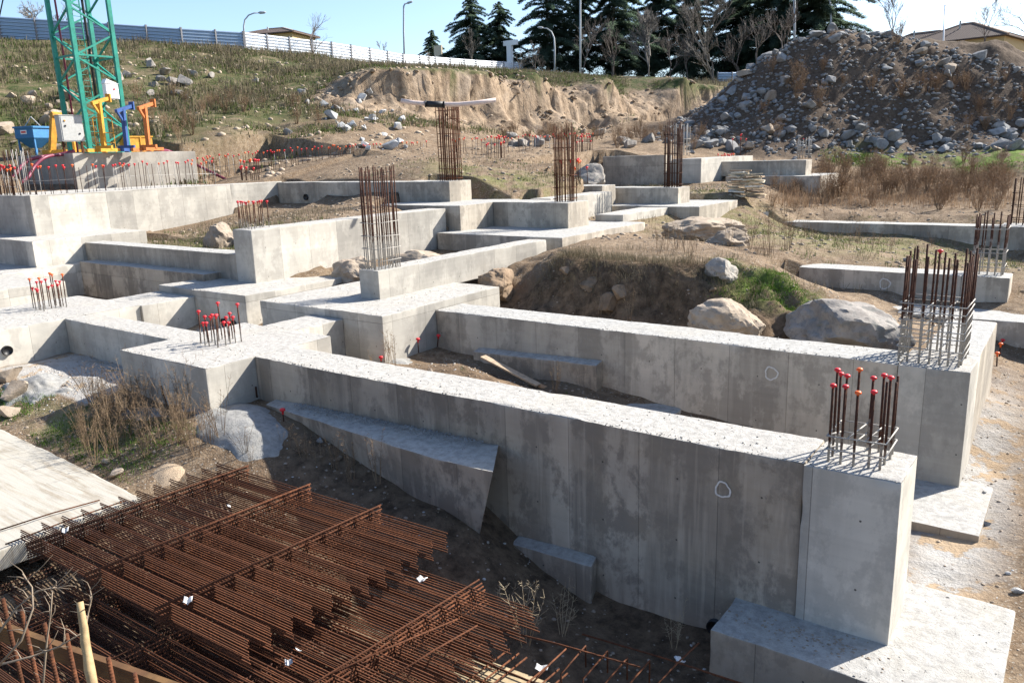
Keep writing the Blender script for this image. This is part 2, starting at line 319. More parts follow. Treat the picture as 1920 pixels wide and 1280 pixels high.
def steep(x, y):                       # gathers the drop of the cut bank into a near-upright face
    best = np.full(len(x), 1e9); sx = np.zeros(len(x)); sy = np.zeros(len(x)); sg = np.zeros(len(x))
    for (x0, y0), (x1, y1) in zip(CLIFF[:-1], CLIFF[1:]):
        L2 = (x1-x0)**2+(y1-y0)**2; t = np.clip(((x-x0)*(x1-x0)+(y-y0)*(y1-y0))/L2, 0, 1); dx = x-x0-t*(x1-x0); dy = y-y0-t*(y1-y0); d = np.hypot(dx, dy)
        k = d < best; best = np.where(k, d, best); nx_, ny_ = -(y1-y0)/L2**.5, (x1-x0)/L2**.5; s = dx*nx_+dy*ny_
        sg = np.where(k, s, sg); sx = np.where(k, nx_, sx); sy = np.where(k, ny_, sy)
    R_ = 2.6; a = np.abs(sg); on = (best < R_) & (best < a+.05)
    s2 = np.where(on, np.sign(sg)*R_*(np.maximum(a, 1e-6)/R_)**.3, sg)
    return x+(s2-sg)*sx, y+(s2-sg)*sy
def height(x, y):
    x = np.asarray(x, float).ravel(); y = np.asarray(y, float).ravel()
    h = base_h(*steep(x, y)); f = FAR(x, y); P = np.c_[x, y, 0*x]
    c = cliffy(x, y); f = f*np.where((h > 10.2) & (x < -30), .3, 1)
    h = h + fbm(P*.9, 4, 3)*(.07+.10*f) + fbm(P*.22, 4, 9)*(.05+.55*f)
    # near mound and pits are rough
    h = h + fbm(P*2.3, 4, 21)*.05*(1-f)
    md = np.clip(1.5-np.hypot((x+9.5)/6.5, (y-19.6)/2.6), 0, 1)
    h = h + md*(np.abs(vn(P*1.1, 31))*.3-.12+fbm(P*2.6, 5, 33)*.42)
    rid = .55-np.abs(fbm(np.c_[x*.35, y*.8, 0*x], 4, 41))*2.6
    h = h + c*rid*.15*(h < 10.8) + c*fbm(P*1.6, 4, 44)*.45*(h < 10.5)
    h = h + piley(x, y)*(fbm(P*.5, 4, 51)*.7)
    q = P-CAM; D = q@fw; Ds = np.maximum(D, 1); u = 960+FPX*(q@rt)/Ds; s_ = (u > 440) & (u < 1345) & (D > 60) & (D < 150)   # level brow of the bank below the fence
    vl = np.interp(u, (440, 560, 640, 700, 760, 1000, 1345), (94, 106, 115, 129, 134, 140, 153)); zl = EYE+((640-vl)/FPX*up[2]+(u-960)/FPX*rt[2]+fw[2])*D
    h = np.where(s_, np.minimum(h, zl+fbm(P*.7, 3, 77)*.12), h)
    return floors(x, y, h)
def H1(x, y): return float(height([x], [y])[0])
def hit(u, v, d0=5, d1=200):           # where the line of sight through (u, v) meets the ground
    D = np.geomspace(d0, d1, 260); P = W(np.full(260, u), np.full(260, v), 1)[None] if False else CAM+rays(np.full(260, u), np.full(260, v))*D[:, None]
    k = np.where(P[:, 2] < height(P[:, 0], P[:, 1]))[0]
    if len(k) == 0: return None
    a, b = D[max(k[0]-1, 0)], D[k[0]]
    for _ in range(3):
        dd = np.linspace(a, b, 9); Q = CAM+rays(np.full(9, u), np.full(9, v))*dd[:, None]; kk = np.where(Q[:, 2] < height(Q[:, 0], Q[:, 1]))[0]
        if len(kk) == 0: break
        a, b = dd[max(kk[0]-1, 0)], dd[kk[0]]
    p = CAM+rays(u, v)*((a+b)/2); return np.array([p[0], p[1], H1(p[0], p[1])])

def axis(parts):
    o = []
    for a, b, st in parts: o += list(np.arange(a, b, st))
    return np.array(o+[parts[-1][1]])
xs = axis([(-900,-200,50),(-200,-110,8),(-110,-52,.8),(-52,-34,.17),(-34,-22,.35),(-22,1.5,.11),(1.5,8,.35),(8,60,2),(60,200,14),(200,900,60)])
ys = axis([(-200,-10,20),(-10,2,1),(2,5,.3),(5,24,.11),(24,46,.25),(46,104,.28),(104,112,.4),(112,170,2),(170,300,13),(300,1200,60)])
gx, gy = np.meshgrid(xs, ys); fx = gx.ravel(); fy = gy.ravel(); fz = height(fx, fy)
nx, ny = len(xs), len(ys)
# overhanging, furrowed face: push cliff points sideways
P3 = np.c_[fx, fy, fz]
cc = cliffy(fx, fy)
px_ = fx + cc*(fbm(np.c_[fx*.15, fy*.4, fz*.25], 3, 61)*.9+fbm(np.c_[fx*.5, fy*1.5, fz*.7], 4, 62)*.55)
i = np.arange(nx-1)[None, :]; j = np.arange(ny-1)[:, None]
q = (j*nx+i).ravel(); FQ = np.c_[q, q+1, q+1+nx, q+nx]
tm = mesh('ground', np.c_[px_, fy, fz], FQ, None, True)
def fattr(me, name, v):
    a = me.attributes.new(name, 'FLOAT', 'POINT'); a.data.foreach_set('value', np.ascontiguousarray(v, np.float32))
dn = np.hypot(fx, fy)
mid = np.clip(.45+fbm(np.c_[fx*.3, fy*.3, 0*fx], 4, 83)*2, 0, 1)*np.clip((seg_dist(fx, fy, [tuple(W(1650, 285, 61)[:2]), tuple(W(1900, 300, 58)[:2])])*-1+4.5)/3, 0, 1)
hillg = np.clip((-fx-42)/6, 0, 1)*np.clip((fz-3.6)/2, 0, 1)
hillg = np.maximum(hillg, np.clip((fz-9.9)/1.2, 0, 1)*(dn > 55))*(1-piley(fx, fy)); hillg = np.where((cc > .12) & (fz < 10.9), 0, hillg)
moss = np.clip(1.25-np.hypot((fx+6.4)/1.5, (fy-20.2)/.9), 0, 1)*1.2
moss = np.maximum(moss, mid*1.3)
moss = np.maximum(moss, .5*np.clip(1.2-np.hypot((fx+24)/5, (fy-31.5)/2.5), 0, 1)); moss = np.maximum(moss, .25*np.clip(1.2-np.hypot((fx+18.5)/4, (fy-42)/3), 0, 1))
moss = np.maximum(moss, .45*np.clip(1.3-np.hypot((fx+8)/12, (fy-37)/7), 0, 1)); moss = np.maximum(moss, .6*np.clip(1.2-np.hypot((fx+29)/3, (fy-19)/2.4), 0, 1))
moss = np.maximum(moss, .6*np.clip(1.2-np.hypot((fx+16.5)/2.5, (fy-7.3)/.6), 0, 1)); moss = np.maximum(moss, .3*(fx > .2)*(fy < 30))
fattr(tm, 'grass', np.clip(hillg, 0, 1)); fattr(tm, 'moss', moss)
fattr(tm, 'cliff', np.clip(cc*1.3, 0, 1)*(fz < 11.2)); fattr(tm, 'pile', piley(fx, fy))
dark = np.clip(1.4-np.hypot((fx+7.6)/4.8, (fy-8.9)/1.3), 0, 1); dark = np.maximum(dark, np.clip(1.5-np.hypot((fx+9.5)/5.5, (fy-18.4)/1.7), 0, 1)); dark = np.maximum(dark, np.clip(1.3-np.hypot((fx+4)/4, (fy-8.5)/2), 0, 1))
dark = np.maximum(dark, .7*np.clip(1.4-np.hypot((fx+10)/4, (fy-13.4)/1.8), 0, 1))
fattr(tm, 'dark_soil', dark)  # darker brown soil before the nearest beam, in the hollow, on the mound face
pale = np.clip(1.25-np.hypot((fx+1.2)/.8, (fy-14)/7.5), 0, 1); pale = np.maximum(pale, ((fx > -22.3) & (fx < -17.3) & (fy > 7.9) & (fy < 14))*.9)
pale = np.maximum(pale, ((fx > -28) & (fx < -24) & (fy > 11.9) & (fy < 15.6))*.9)
fattr(tm, 'chalk', pale)
def ground_mat():
    m = NM('soil', .97, .12); p = m.pos(); n1 = m.noise(p, .35, 6, .65); n2 = m.noise(p, 3.5, 7, .7); n3 = m.noise(p, 22, 5, .72); n4 = m.noise(p, 1.3, 5, .65)
    c = m.mix(m.ramp(n1, [(.38, 0), (.62, 1)]), (.165, .115, .073), (.265, .195, .128))
    c = m.mix(m.ramp(n2, [(.42, 0), (.62, 1)]), c, (.125, .085, .053))
    c = m.mix(m.math('MULTIPLY', m.ramp(n3, [(.55, 0), (.66, 1)]), .7), c, (.38, .33, .26))
    c = m.mix(m.math('MULTIPLY', m.ramp(m.vor(p, 9).outputs['Distance'], [(.10, 1), (.2, 0)]), .6), c, (.40, .38, .34))
    hm = m.attr('dark_soil'); c = m.mix(m.ramp(hm, [(.15, 0), (.6, 1)]), c, m.mix(m.ramp(n2, [(.35, 0), (.65, 1)]), (.06, .042, .028), (.20, .14, .09)))
    ch = m.math('MULTIPLY', m.attr('chalk'), m.ramp(n4, [(.42, 0), (.47, 1)])); c = m.mix(ch, c, m.mix(m.ramp(n2, [(.35, 0), (.6, 1)]), (.33, .31, .28), (.42, .405, .38)))
    sand = m.math('MULTIPLY', m.attr('chalk'), m.ramp(n4, [(.42, 1), (.47, 0)])); c = m.mix(sand, c, (.40, .30, .20))
    pl = m.attr('pile'); c = m.mix(m.ramp(pl, [(.1, 0), (.5, 1)]), c, m.mix(m.ramp(n2, [(.38, 0), (.6, 1)]), (.07, .05, .036), (.125, .092, .066)))
    cf = m.attr('cliff'); st = m.noise(m.map(p, (1, 1.1, .9), (0, .25, 0)), 1.3, 8, .68, .1)
    cl = m.mix(m.ramp(st, [(.36, 0), (.6, 1)]), (.15, .108, .073), (.32, .24, .165)); cl = m.mix(m.math('MULTIPLY', m.ramp(n1, [(.5, 0), (.66, 1)]), .5), cl, (.30, .25, .2))
    c = m.mix(m.ramp(cf, [(.2, 0), (.6, 1)]), c, cl)
    g = m.math('MULTIPLY', m.attr('grass'), m.ramp(m.noise(p, .5, 6, .7), [(.40, .35), (.52, 1)]))
    gc = m.mix(m.ramp(n4, [(.4, 0), (.6, 1)]), (.045, .062, .02), (.105, .095, .045))
    c = m.mix(g, c, gc)
    mo = m.math('MULTIPLY', m.attr('moss'), m.ramp(m.noise(p, 1.1, 6, .7), [(.42, 0), (.55, 1)])); c = m.mix(mo, c, m.mix(n2, (.07, .12, .018), (.14, .19, .04)))
    hh = m.math('ADD', m.math('MULTIPLY', n2, 1.2), m.math('MULTIPLY', n3, .5)); hh = m.math('ADD', hh, m.math('MULTIPLY', m.math('MULTIPLY', st, cf), 3))
    return m.done(c, m.bump(hh, .9, .07))
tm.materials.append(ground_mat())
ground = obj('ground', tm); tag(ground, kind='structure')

# ---------------------------------------------------------------- concrete pieces
def cgrid(a, b, r, st):
    L = b-a
    if L <= 4*r: return np.linspace(a, b, 5)
    n = max(1, int(round((L-2*r)/st))); mid = np.linspace(a+r, b-r, n+1)
    return np.r_[a, a+r*.4, mid, b-r*.4, b]
def cast(name, B, label, cat, mat=None, group=None, parent=None, st=None, shear=None, rough=1.0, base=None):
    """a rough cast block (x0,x1,y0,y1,z0,z1), edges chipped and faces slightly uneven; shear(P)->P bends it"""
    x0, x1, y0, y1, z0, z1 = B
    cx, cy = (x0+x1)/2, (y0+y1)/2; d = math.hypot(cx, cy)
    st = st or (0.09 if d < 16 else .16 if d < 28 else .35); r = .03
    gx, gy, gz = cgrid(x0, x1, r, st), cgrid(y0, y1, r, st), cgrid(z0, z1, r, st)
    V = []; F = []; n = 0
    def face(u, v, f, flip):
        nonlocal n
        U, Vv = np.meshgrid(u, v); P = f(U.ravel(), Vv.ravel()); V.append(P)
        k = len(u); i = np.arange(len(u)-1)[None, :]; j = np.arange(len(v)-1)[:, None]; q = (j*k+i).ravel()+n
        Q = np.c_[q, q+1, q+1+k, q+k]; F.append(Q[:, ::-1] if flip else Q); n += len(P)
    c = lambda a, X: np.full(len(X), a)
    face(gx, gy, lambda a, b: np.c_[a, b, c(z1, a)], False); face(gx, gy, lambda a, b: np.c_[a, b, c(z0, a)], True)
    face(gx, gz, lambda a, b: np.c_[a, c(y0, a), b], False); face(gx, gz, lambda a, b: np.c_[a, c(y1, a), b], True)
    face(gy, gz, lambda a, b: np.c_[c(x0, a), a, b], True); face(gy, gz, lambda a, b: np.c_[c(x1, a), a, b], False)
    P = np.concatenate(V); F = np.concatenate(F)
    ch = np.clip(vn(P*np.array([3.1, 3.1, 3.1]), 5)-.2, 0, 1)*.075*rough + np.clip(vn(P*11, 6), 0, 1)*.012*rough + .006
    lo = np.array([x0, y0, z0]); hi = np.array([x1, y1, z1])
    Q = np.minimum(np.maximum(P, lo+ch[:, None]), hi-ch[:, None]); D = P-Q; L = np.linalg.norm(D, axis=1); L[L < 1e-9] = 1
    P = Q+D*(np.minimum(L, ch)/L)[:, None]
    sd = int(abs(x0*131+y0*57+z1*31)) % 97
    P[:, 2] += ((P[:, 2] > z1-.08)*fbm(P*np.array([.8, .8, 0])+sd, 4, sd)*.022)*rough
    P[:, 2] += ((P[:, 2] > z1-.08)*fbm(P*np.array([6, 6, 0])+sd, 3, sd+5)*.008)*rough
    P += (np.c_[vn(P*.7+sd, 71), vn(P*.7+sd, 72), np.zeros(len(P))])*.006*rough
    if shear is not None: P = shear(P)
    b = base or (cx, cy, z0)
    me = mesh(name, P-np.array(b), F, mat or M_conc, False)
    me.polygons.foreach_set('use_smooth', np.ones(len(me.polygons), dtype=bool))
    me.set_sharp_from_angle(angle=R(38))
    o = obj(name, me, parent, b)
    if label: tag(o, label, cat, group)
    return o
GB = 'foundation beams'; GF = 'footing blocks'; GP = 'column plinths'
def joint(parent, x, y, z0, z1, side='y', w=.05):   # raised casting seam
    pass
C = {}
M_sandy = concrete('sand_dusted_concrete', (.34,.29,.23), .45, .3, (.42,.405,.375), .2)
C['beam1'] = cast('foundation_beam', (-13.97,-2.62,9.85,10.85,-3.3,0), 'nearest long concrete beam with tall stained face and bright top, ending at the front pillar', 'beam', M_concD, GB)
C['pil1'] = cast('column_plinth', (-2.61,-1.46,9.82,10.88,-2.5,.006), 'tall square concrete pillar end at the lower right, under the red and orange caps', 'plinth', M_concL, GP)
C['beam2'] = cast('foundation_beam', (-13.87,-2.55,15.52,16.62,-2.6,0), 'second long concrete beam from the front, in front of the earth mound with boulders', 'beam', M_conc, GB)
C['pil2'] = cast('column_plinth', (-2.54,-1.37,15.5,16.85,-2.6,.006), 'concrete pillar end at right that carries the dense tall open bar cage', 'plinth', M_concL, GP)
C['cross2'] = cast('foundation_beam', (-2.35,-1.38,16.86,20.25,-2.2,0.0), 'short beam running back from the pillar of the tall right cage to the far footing', 'beam', M_conc, GB)
C['beam3'] = cast('foundation_beam', (-7.7,-2.9,27.0,28.05,-1.2,0), 'third long beam, dark face with a chalk circle, right of the mossy boulders', 'beam', M_conc, GB)
C['pil3'] = cast('column_plinth', (-2.89,-1.66,26.98,28.1,-.87,.006), 'low concrete pillar end under the cage at the right edge, behind the nearer one', 'plinth', M_conc, GP)
C['slab3'] = cast('footing_block', (-4.85,2.5,24.9,29.2,-1.85,-.87), 'broad footing slab under the third beam at the right edge', 'footing', M_conc, GF)
C['beam4'] = cast('foundation_beam', (-13.6,-3.3,43.2,44.3,-1.8,0), 'farthest long low beam at right among dry brown weeds', 'beam', M_conc, GB)
C['pil4'] = cast('column_plinth', (-3.29,2.5,43.1,45.2,-1.5,.01), 'end of the farthest right beam under the small dark cage at the picture edge', 'plinth', M_conc, GP)
C['F1'] = cast('footing_block', (-17.25,-13.98,8.68,11.95,-1.25,.008), 'square footing block with pale speckled top holding the nearest left cluster of red capped bars', 'footing', M_concL, GF)
C['b01'] = cast('foundation_beam', (-22.38,-17.26,9.9,10.75,-1.1,-.004), 'flush beam linking the left red capped footing with the front square footing', 'beam', M_concL, GB)
C['F0'] = cast('footing_block', (-26.1,-22.39,3.0,12.05,-1.2,.006), 'left footing slab carrying the cluster of mixed orange and red capped bars', 'footing', M_concL, GF)
C['b0R'] = cast('foundation_beam', (-24.4,-22.3,12.06,13.95,-1.1,-.003), 'wide flush strip running back from the left footing towards the tall plinth', 'beam', M_concL, GB)
C['b1P'] = cast('foundation_beam', (-16.5,-15.3,11.96,13.53,-1.1,-.004), 'short beam between the front square footing and the larger footing behind it', 'beam', M_concL, GB)
C['P'] = cast('footing_block', (-18.7,-13.88,13.54,18.4,-1.15,.2), 'large raised footing in the centre under the white wall with the tall dark bar cage', 'footing', M_concL, GF)
C['PW'] = cast('foundation_wall', (-16.38,-15.63,15.22,23.6,.15,.98), 'bright white stub wall carrying the tallest central dark bar cage, running back from its footing', 'wall', M_concL, GB)
C['Rp'] = cast('footing_block', (-24.3,-19.75,13.8,20.5,-1.05,.2), 'footing block under the tall grey plinth left of centre', 'footing', M_concL, GF)
C['Rw'] = cast('foundation_wall', (-22.45,-21.5,15.5,25.0,.15,1.9), 'tall pale wall left of centre topped by a neat row of red capped bars', 'wall', M_concL, GP)
C['M'] = cast('foundation_beam', (-32.6,-22.46,15.65,16.4,.1,1.07), 'beam with thin white top crossing the left side in front of the grassy earth', 'beam', M_conc, GB)
C['Ml'] = cast('foundation_beam', (-31.9,-23.6,15.0,15.95,-1.2,.42), 'lower streaked ledge beam beneath the left crossing beam', 'beam', M_concD, GB)
C['Lf'] = cast('footing_block', (-38,-31.9,12.2,20.0,-1.0,.32), 'lowest footing step at the left edge', 'footing', M_concL, GF)
C['Lp'] = cast('footing_block', (-40,-32.62,13.7,18.3,.25,1.31), 'middle footing step at left below the big white wall', 'footing', M_concL, GF)
C['L'] = cast('foundation_wall', (-40.5,-35.22,15.0,24.5,.9,2.95), 'big white wall at left in front of the crane base, with a torn corner', 'wall', M_concL, GB)
C['L2'] = cast('foundation_wall', (-36.3,-35.25,24.51,27.7,.8,2.95), 'pale wall stub continuing behind the big white left wall', 'wall', M_concL, GB)
C['Xb'] = cast('foundation_beam', (-35.24,-26.2,27.4,28.3,1.0,2.9), 'back beam behind the sandy patch, with a round drain hole', 'beam', M_conc, GB)
C['S'] = cast('column_plinth', (-26.19,-23.1,27.2,28.75,1.6,2.9), 'back plinth with rust stained end under the cage that carries the pale pipe', 'plinth', M_conc, GP)
C['T'] = cast('footing_block', (-25.5,-20.9,25.2,29.5,.2,2.0), 'grey footing block between the two back cages', 'footing', M_conc, GF)
C['Q'] = cast('column_plinth', (-20.89,-17.1,27.45,29.1,.9,2.005), 'long bright ended plinth in the centre back under a slim cage', 'plinth', M_conc, GP)
C['Qp'] = cast('footing_block', (-21.4,-15.4,24.3,31.0,-.3,.97), 'low footing ledge under the centre back plinth', 'footing', M_conc, GF)
C['st'] = cast('foundation_beam', (-17.9,-16.5,31.02,36.1,.3,1.25), 'pale sloping strip running back from the centre footing', 'beam', M_concL, GB)
C['V'] = cast('footing_block', (-24.5,-14.9,35.6,40.6,.2,1.3), 'footing ledge under the back right plinth with a slender cage', 'footing', M_conc, GF)
C['R2'] = cast('column_plinth', (-22.0,-16.7,37.2,38.6,1.25,2.1), 'back right plinth with slender rusty cage beside the plank stack', 'plinth', M_conc, GP)
C['G'] = cast('foundation_beam', (-22.6,-19.9,35.2,36.6,.9,2.3), 'grey block just left of the back right plinth', 'beam', M_conc, GB)
C['Ty'] = cast('foundation_beam', (-20.4,-19.3,29.55,35.1,.9,2.02), 'narrow beam running back from the grey middle block', 'beam', M_concL, GB)
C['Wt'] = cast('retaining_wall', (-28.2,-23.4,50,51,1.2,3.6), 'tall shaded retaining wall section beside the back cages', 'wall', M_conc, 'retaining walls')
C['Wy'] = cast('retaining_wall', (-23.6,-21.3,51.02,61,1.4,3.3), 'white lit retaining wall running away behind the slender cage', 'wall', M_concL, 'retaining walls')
C['Wx'] = cast('retaining_wall', (-21.8,-15.5,54.6,56.0,2.0,3.0), 'long low wall with capped bars at the back right behind the planks', 'wall', M_conc, 'retaining walls')
C['Wp'] = cast('footing_block', (-20.5,-14.2,53.4,58,.8,2.02), 'footing under the back right low wall', 'footing', M_conc, GF)
C['box'] = cast('footing_block', (-32.5,-31.0,38.3,39.3,3.2,3.75), 'small concrete box at the foot of the earth slope behind the pipe cage', 'footing', M_conc, GF)
C['crb'] = cast('concrete_foundation', (-48.5,-42.1,20.3,27.2,2.4,4.72), 'large weathered concrete block under the green tower crane', 'foundation', concrete('aged_concrete', (.40,.37,.32), .35, .12, (.5,.48,.44), .3))
C['foot1'] = cast('footing_block', (-3.45,-.2,8.95,11.6,-3.4,-2.2), 'pale footing slab at the bottom right under the front pillar', 'footing', M_sandy, GF)
C['step'] = cast('footing_block', (-2.6,-.85,13.6,18.6,-2.6,-2.16), 'low white slab step between the two right pillars', 'footing', M_sandy, GF)
C['lft'] = cast('footing_block', (-33,-27.8,9.5,12.5,-1,.3), 'small block at the left edge behind the orange capped bars', 'footing', M_concL, GF)
def poly_prism(name, poly, z0f, z1f, mat, label, cat, group=None, st=.25):
    """upright slab over a polyline strip: poly = list of (left xy, right xy) stations"""
    V = []; F = []
    n = len(poly); S = []
    for (a, b), (c_, d_), za, zb in zip(poly[:-1], poly[1:], z1f[:-1], z1f[1:]):
        m = max(2, int(math.dist(a, c_)/st))
        for k in range(m):
            t = k/m; S.append((np.array(a)*(1-t)+np.array(c_)*t, np.array(b)*(1-t)+np.array(d_)*t, za*(1-t)+zb*t))
    S.append((np.array(poly[-1][0]), np.array(poly[-1][1]), z1f[-1]))
    for a, b, z in S:
        j = rng.normal(0, .012, 6)
        V += [(a[0], a[1], z0f), (a[0]+j[0], a[1]+j[1], z-.03+j[4]), (a[0]*.97+b[0]*.03, a[1]*.97+b[1]*.03, z+j[2]), (a[0]*.03+b[0]*.97, a[1]*.03+b[1]*.97, z+j[3]), (b[0]+j[1], b[1]+j[0], z-.03+j[5]), (b[0], b[1], z0f)]
    for i in range(len(S)-1):
        for k in range(5): F.append((i*6+k, (i+1)*6+k, (i+1)*6+k+1, i*6+k+1))
    F.append(tuple(range(5, -1, -1))); m = (len(S)-1)*6; F.append(tuple(range(m, m+6)))
    me = mesh(name, V, F, mat); o = obj(name, me); tag(o, label, cat, group); return o
p0, p1, p2 = at(873, 329, 2.9), at(970, 341, 2.6), at(1045, 352, 2.3)
poly_prism('foundation_beam', [((p0[0]-.5, p0[1]-.4), (p0[0]+.1, p0[1]+.9)), ((p1[0]-.5, p1[1]-.4), (p1[0]+.1, p1[1]+.8)), ((p2[0]-.3, p2[1]-.5), (p2[0]+.3, p2[1]+.7))], 1.2, [2.9, 2.6, 2.28], M_conc, 'low curving beam behind the weedy dirt patch between the back plinths', 'beam', GB)
p0, p1 = at(1345, 368, 1.2), at(1440, 398, .5)
poly_prism('foundation_beam', [((p0[0]-.4, p0[1]-.4), (p0[0]+.1, p0[1]+.9)), ((p1[0]-.4, p1[1]-.4), (p1[0]+.2, p1[1]+.7))], -.2, [1.2, .5], M_concL, 'slanting buried strip of concrete near the plank stack', 'beam', GB)

# overflow ledges and spills along the near beams
def ledge(name, x0, x1, y0, y1, z0a, z0b, z1a, z1b, slant, label, mat, batter=.0, wl=.9):
    def sh(P):
        t = (P[:, 0]-x0)/(x1-x0); s = (P[:, 2]+10)/10
        P = P.copy(); zt = z1a*(1-t)+z1b*t; zb = z0a*(1-t)+z0b*t; z = (P[:, 2]-0)/1.0
        dep = (y1-P[:, 1])/(y1-y0)
        P[:, 2] = zb+(zt-zb)*z - dep*z*.05
        P[:, 0] -= np.clip((t-.8)/.2, 0, 1)*(1-z)*slant*0 + np.clip((t-.75)/.25, 0, 1)*(1-z)*slant
        P[:, 0] += np.clip((t-.75)/.25, 0, 1)*dep*slant*1.2
        P[:, 1] = y1-(y1-P[:, 1])*(wl+(1-wl)*np.clip(t*1.15, 0, 1))
        P[:, 1] += (1-z)*batter*dep + fbm(np.c_[P[:, 0], P[:, 2], 0*t]*1.3, 3, 8)*.03*dep
        return P
    return cast(name, (x0, x1, y0, y1, 0, 1), label, 'ledge', mat, 'casting ledges', shear=sh, base=(x0, y1, 0), st=.09)
ledge('casting_ledge', -13.4, -7.55, 8.95, 9.84, -1.35, -2.1, -.84, -.71, .45, 'thick broken ledge with cracked top at the foot of the nearest long beam', M_concD, .12, .3)
ledge('casting_ledge', -7.2, -5.68, 9.58, 9.84, -3.0, -3.2, -2.27, -2.2, .05, 'lower small ledge at the foot of the nearest beam, right of the broken one', M_concD)
ledge('casting_ledge', -12.4, -8.78, 15.2, 15.51, -1.6, -1.9, -.84, -.72, .0, 'stained thick ledge on the face of the second beam', M_concD, .03)
ledge('casting_ledge', -8.75, -6.78, 15.0, 15.51, -2.3, -2.4, -1.5, -1.55, .0, 'broken lower ledge on the face of the second beam beside the pit', M_conc)
def heap(name, c, rx, ry, h, mat, label, cat, seed, amp=.12, n=70, group=None, pw=1.6, dz=.25):
    a = np.linspace(-1.15, 1.15, n); X, Y = np.meshgrid(a, a); x = X.ravel(); y = Y.ravel(); r = np.hypot(x, y)
    z = h*np.clip(1-r**pw, -.6, 1); P = np.c_[x*rx, y*ry, z]; P[:, 2] += fbm(P*1.6+seed, 5, seed)*amp + np.abs(vn(P*4.5+seed, seed+3))*amp*.35; P[:, :2] += np.c_[vn(P*1.1+seed, seed+1), vn(P*1.1+seed, seed+2)]*.12*min(rx, ry)
    q = (np.arange(n-1)[:, None]*n+np.arange(n-1)[None, :]).ravel(); F = np.c_[q, q+1, q+1+n, q+n]
    keep = (r[F].max(1) < 1.15); F = F[keep]
    o = obj(name, mesh(name, P, F, mat, True), None, c); tag(o, label, cat, group); return o
M_grav = concrete('rough_spilled_concrete', (.25,.245,.23), .7, .1, (.29,.285,.27), .1)
heap('concrete_spill', (-13.7, 8.95, -1.55), 2.5, 1.3, .72, M_grav, 'hardened rough spill of grey concrete below the corner of the front square footing', 'concrete spill', 3, .10, pw=2.2)
heap('concrete_spill', (-19.9, 8.0, -1.28), 1.6, 1.0, .42, M_grav, 'white lumpy concrete spill in the hollow at the left edge below the footing', 'concrete spill', 5, .2)
heap('concrete_spill', (-15.6, 8.3, -1.4), 1.9, .8, .42, M_grav, 'low grey concrete crust spread along the near side of the square footing', 'concrete spill', 15, .1)
heap('concrete_spill', (-14.0, 13.9, -1.3), .9, .8, .35, M_grav, 'small concrete spill with capped stakes in the corner beside the central footing', 'concrete spill', 7, .08)
heap('gravel_heap', (-13.3, 7.25, -1.75), 1.05, .66, .36, plain('pale_gravel', (.33,.25,.17), .95, .45, 45, bump=.05), 'small heap of tan gravel between weeds and the rusty mesh stack', 'gravel heap', 9, .05)
# timber-marked site slab on the left
M_slab = (lambda m: m.done(m.mix(m.ramp(m.noise(m.map(m.pos(), (.5, 5, 1), (0, 0, R(8))), 1.5, 6, .65, .6), [(.36, 0), (.55, 1)]), m.mix(m.ramp(m.noise(m.pos(), 1.2, 5), [(.4, 0), (.6, 1)]), (.24, .20, .15), (.33, .30, .245)), (.375, .35, .30)),
      m.bump(m.math('ADD', m.noise(m.map(m.pos(), (.35, 7, 1), (0, 0, R(8))), 1.6, 5, .6), m.math('MULTIPLY', m.noise(m.pos(), 30, 4), .3)), .5, .02)))(NM('troweled_slab', .92, .2))
cast('slab', (-26, -12.25, 0.5, 6.15, -1.66, -1.36), 'pale troweled concrete slab on the left under the edge of the rusty meshes', 'slab', M_slab, st=.13, shear=lambda P: np.c_[P[:, 0]+np.clip((P[:, 1]-3), -2, 4)*.0+0*P[:, 0], P[:, 1]+(P[:, 0]+12.25)*-.05*(P[:, 1] > 5)*1, P[:, 2]])

# drain holes: short pipes set proud, a black disc standing for the dark inside
M_blk = plain('black_pipe', (.012, .012, .013), .5)
def drain(c, axis, r=.11, label='black drain pipe end'):
    m = MB(); d = Vector((0, -1, 0)) if axis == 'y' else Vector((1, 0, 0)); c = Vector(c)
    pr = [(r, -.2), (r, .06), (r*.86, .06), (r*.86, .02), (0.001, .02)]
    n = 16; a = d.orthogonal().normalized(); b = d.cross(a); V = []; F = []
    for rr, t in pr:
        for k in range(n): q = 2*PI*k/n; V.append(c+d*t+(a*math.cos(q)+b*math.sin(q))*rr)
    for i in range(len(pr)-1):
        for k in range(n): F.append((i*n+k, i*n+(k+1) % n, (i+1)*n+(k+1) % n, (i+1)*n+k))
    m.add(V, F); o = m.build('drain_pipe', M_blk, None, True); tag(o, label, 'pipe', 'drain pipes'); return o
drain((-22.38, 8.35, -.55), 'x', .13, 'black drain hole in the white side of the left footing, at the picture edge')
for dx, t in ((0, 'left'), (.33, 'right')): drain((-18.6+dx*1.1, 13.78-.0, -.68) if False else (-20.9+dx*1.4, 13.78, -.72), 'y', .15, '%s of the twin black pipes low on the footing left of centre' % t)
drain((-33.0, 27.38, 2.15), 'y', .16, 'round black drain hole in the back beam')
drain((-25.6, 14.98, -.62), 'y', .18, 'black pipe end lying in the pit under the streaked ledge beam')
drain((-3.72, 9.83, -2.74), 'y', .12, 'black hole at the foot of the nearest beam beside the bottom right slab')
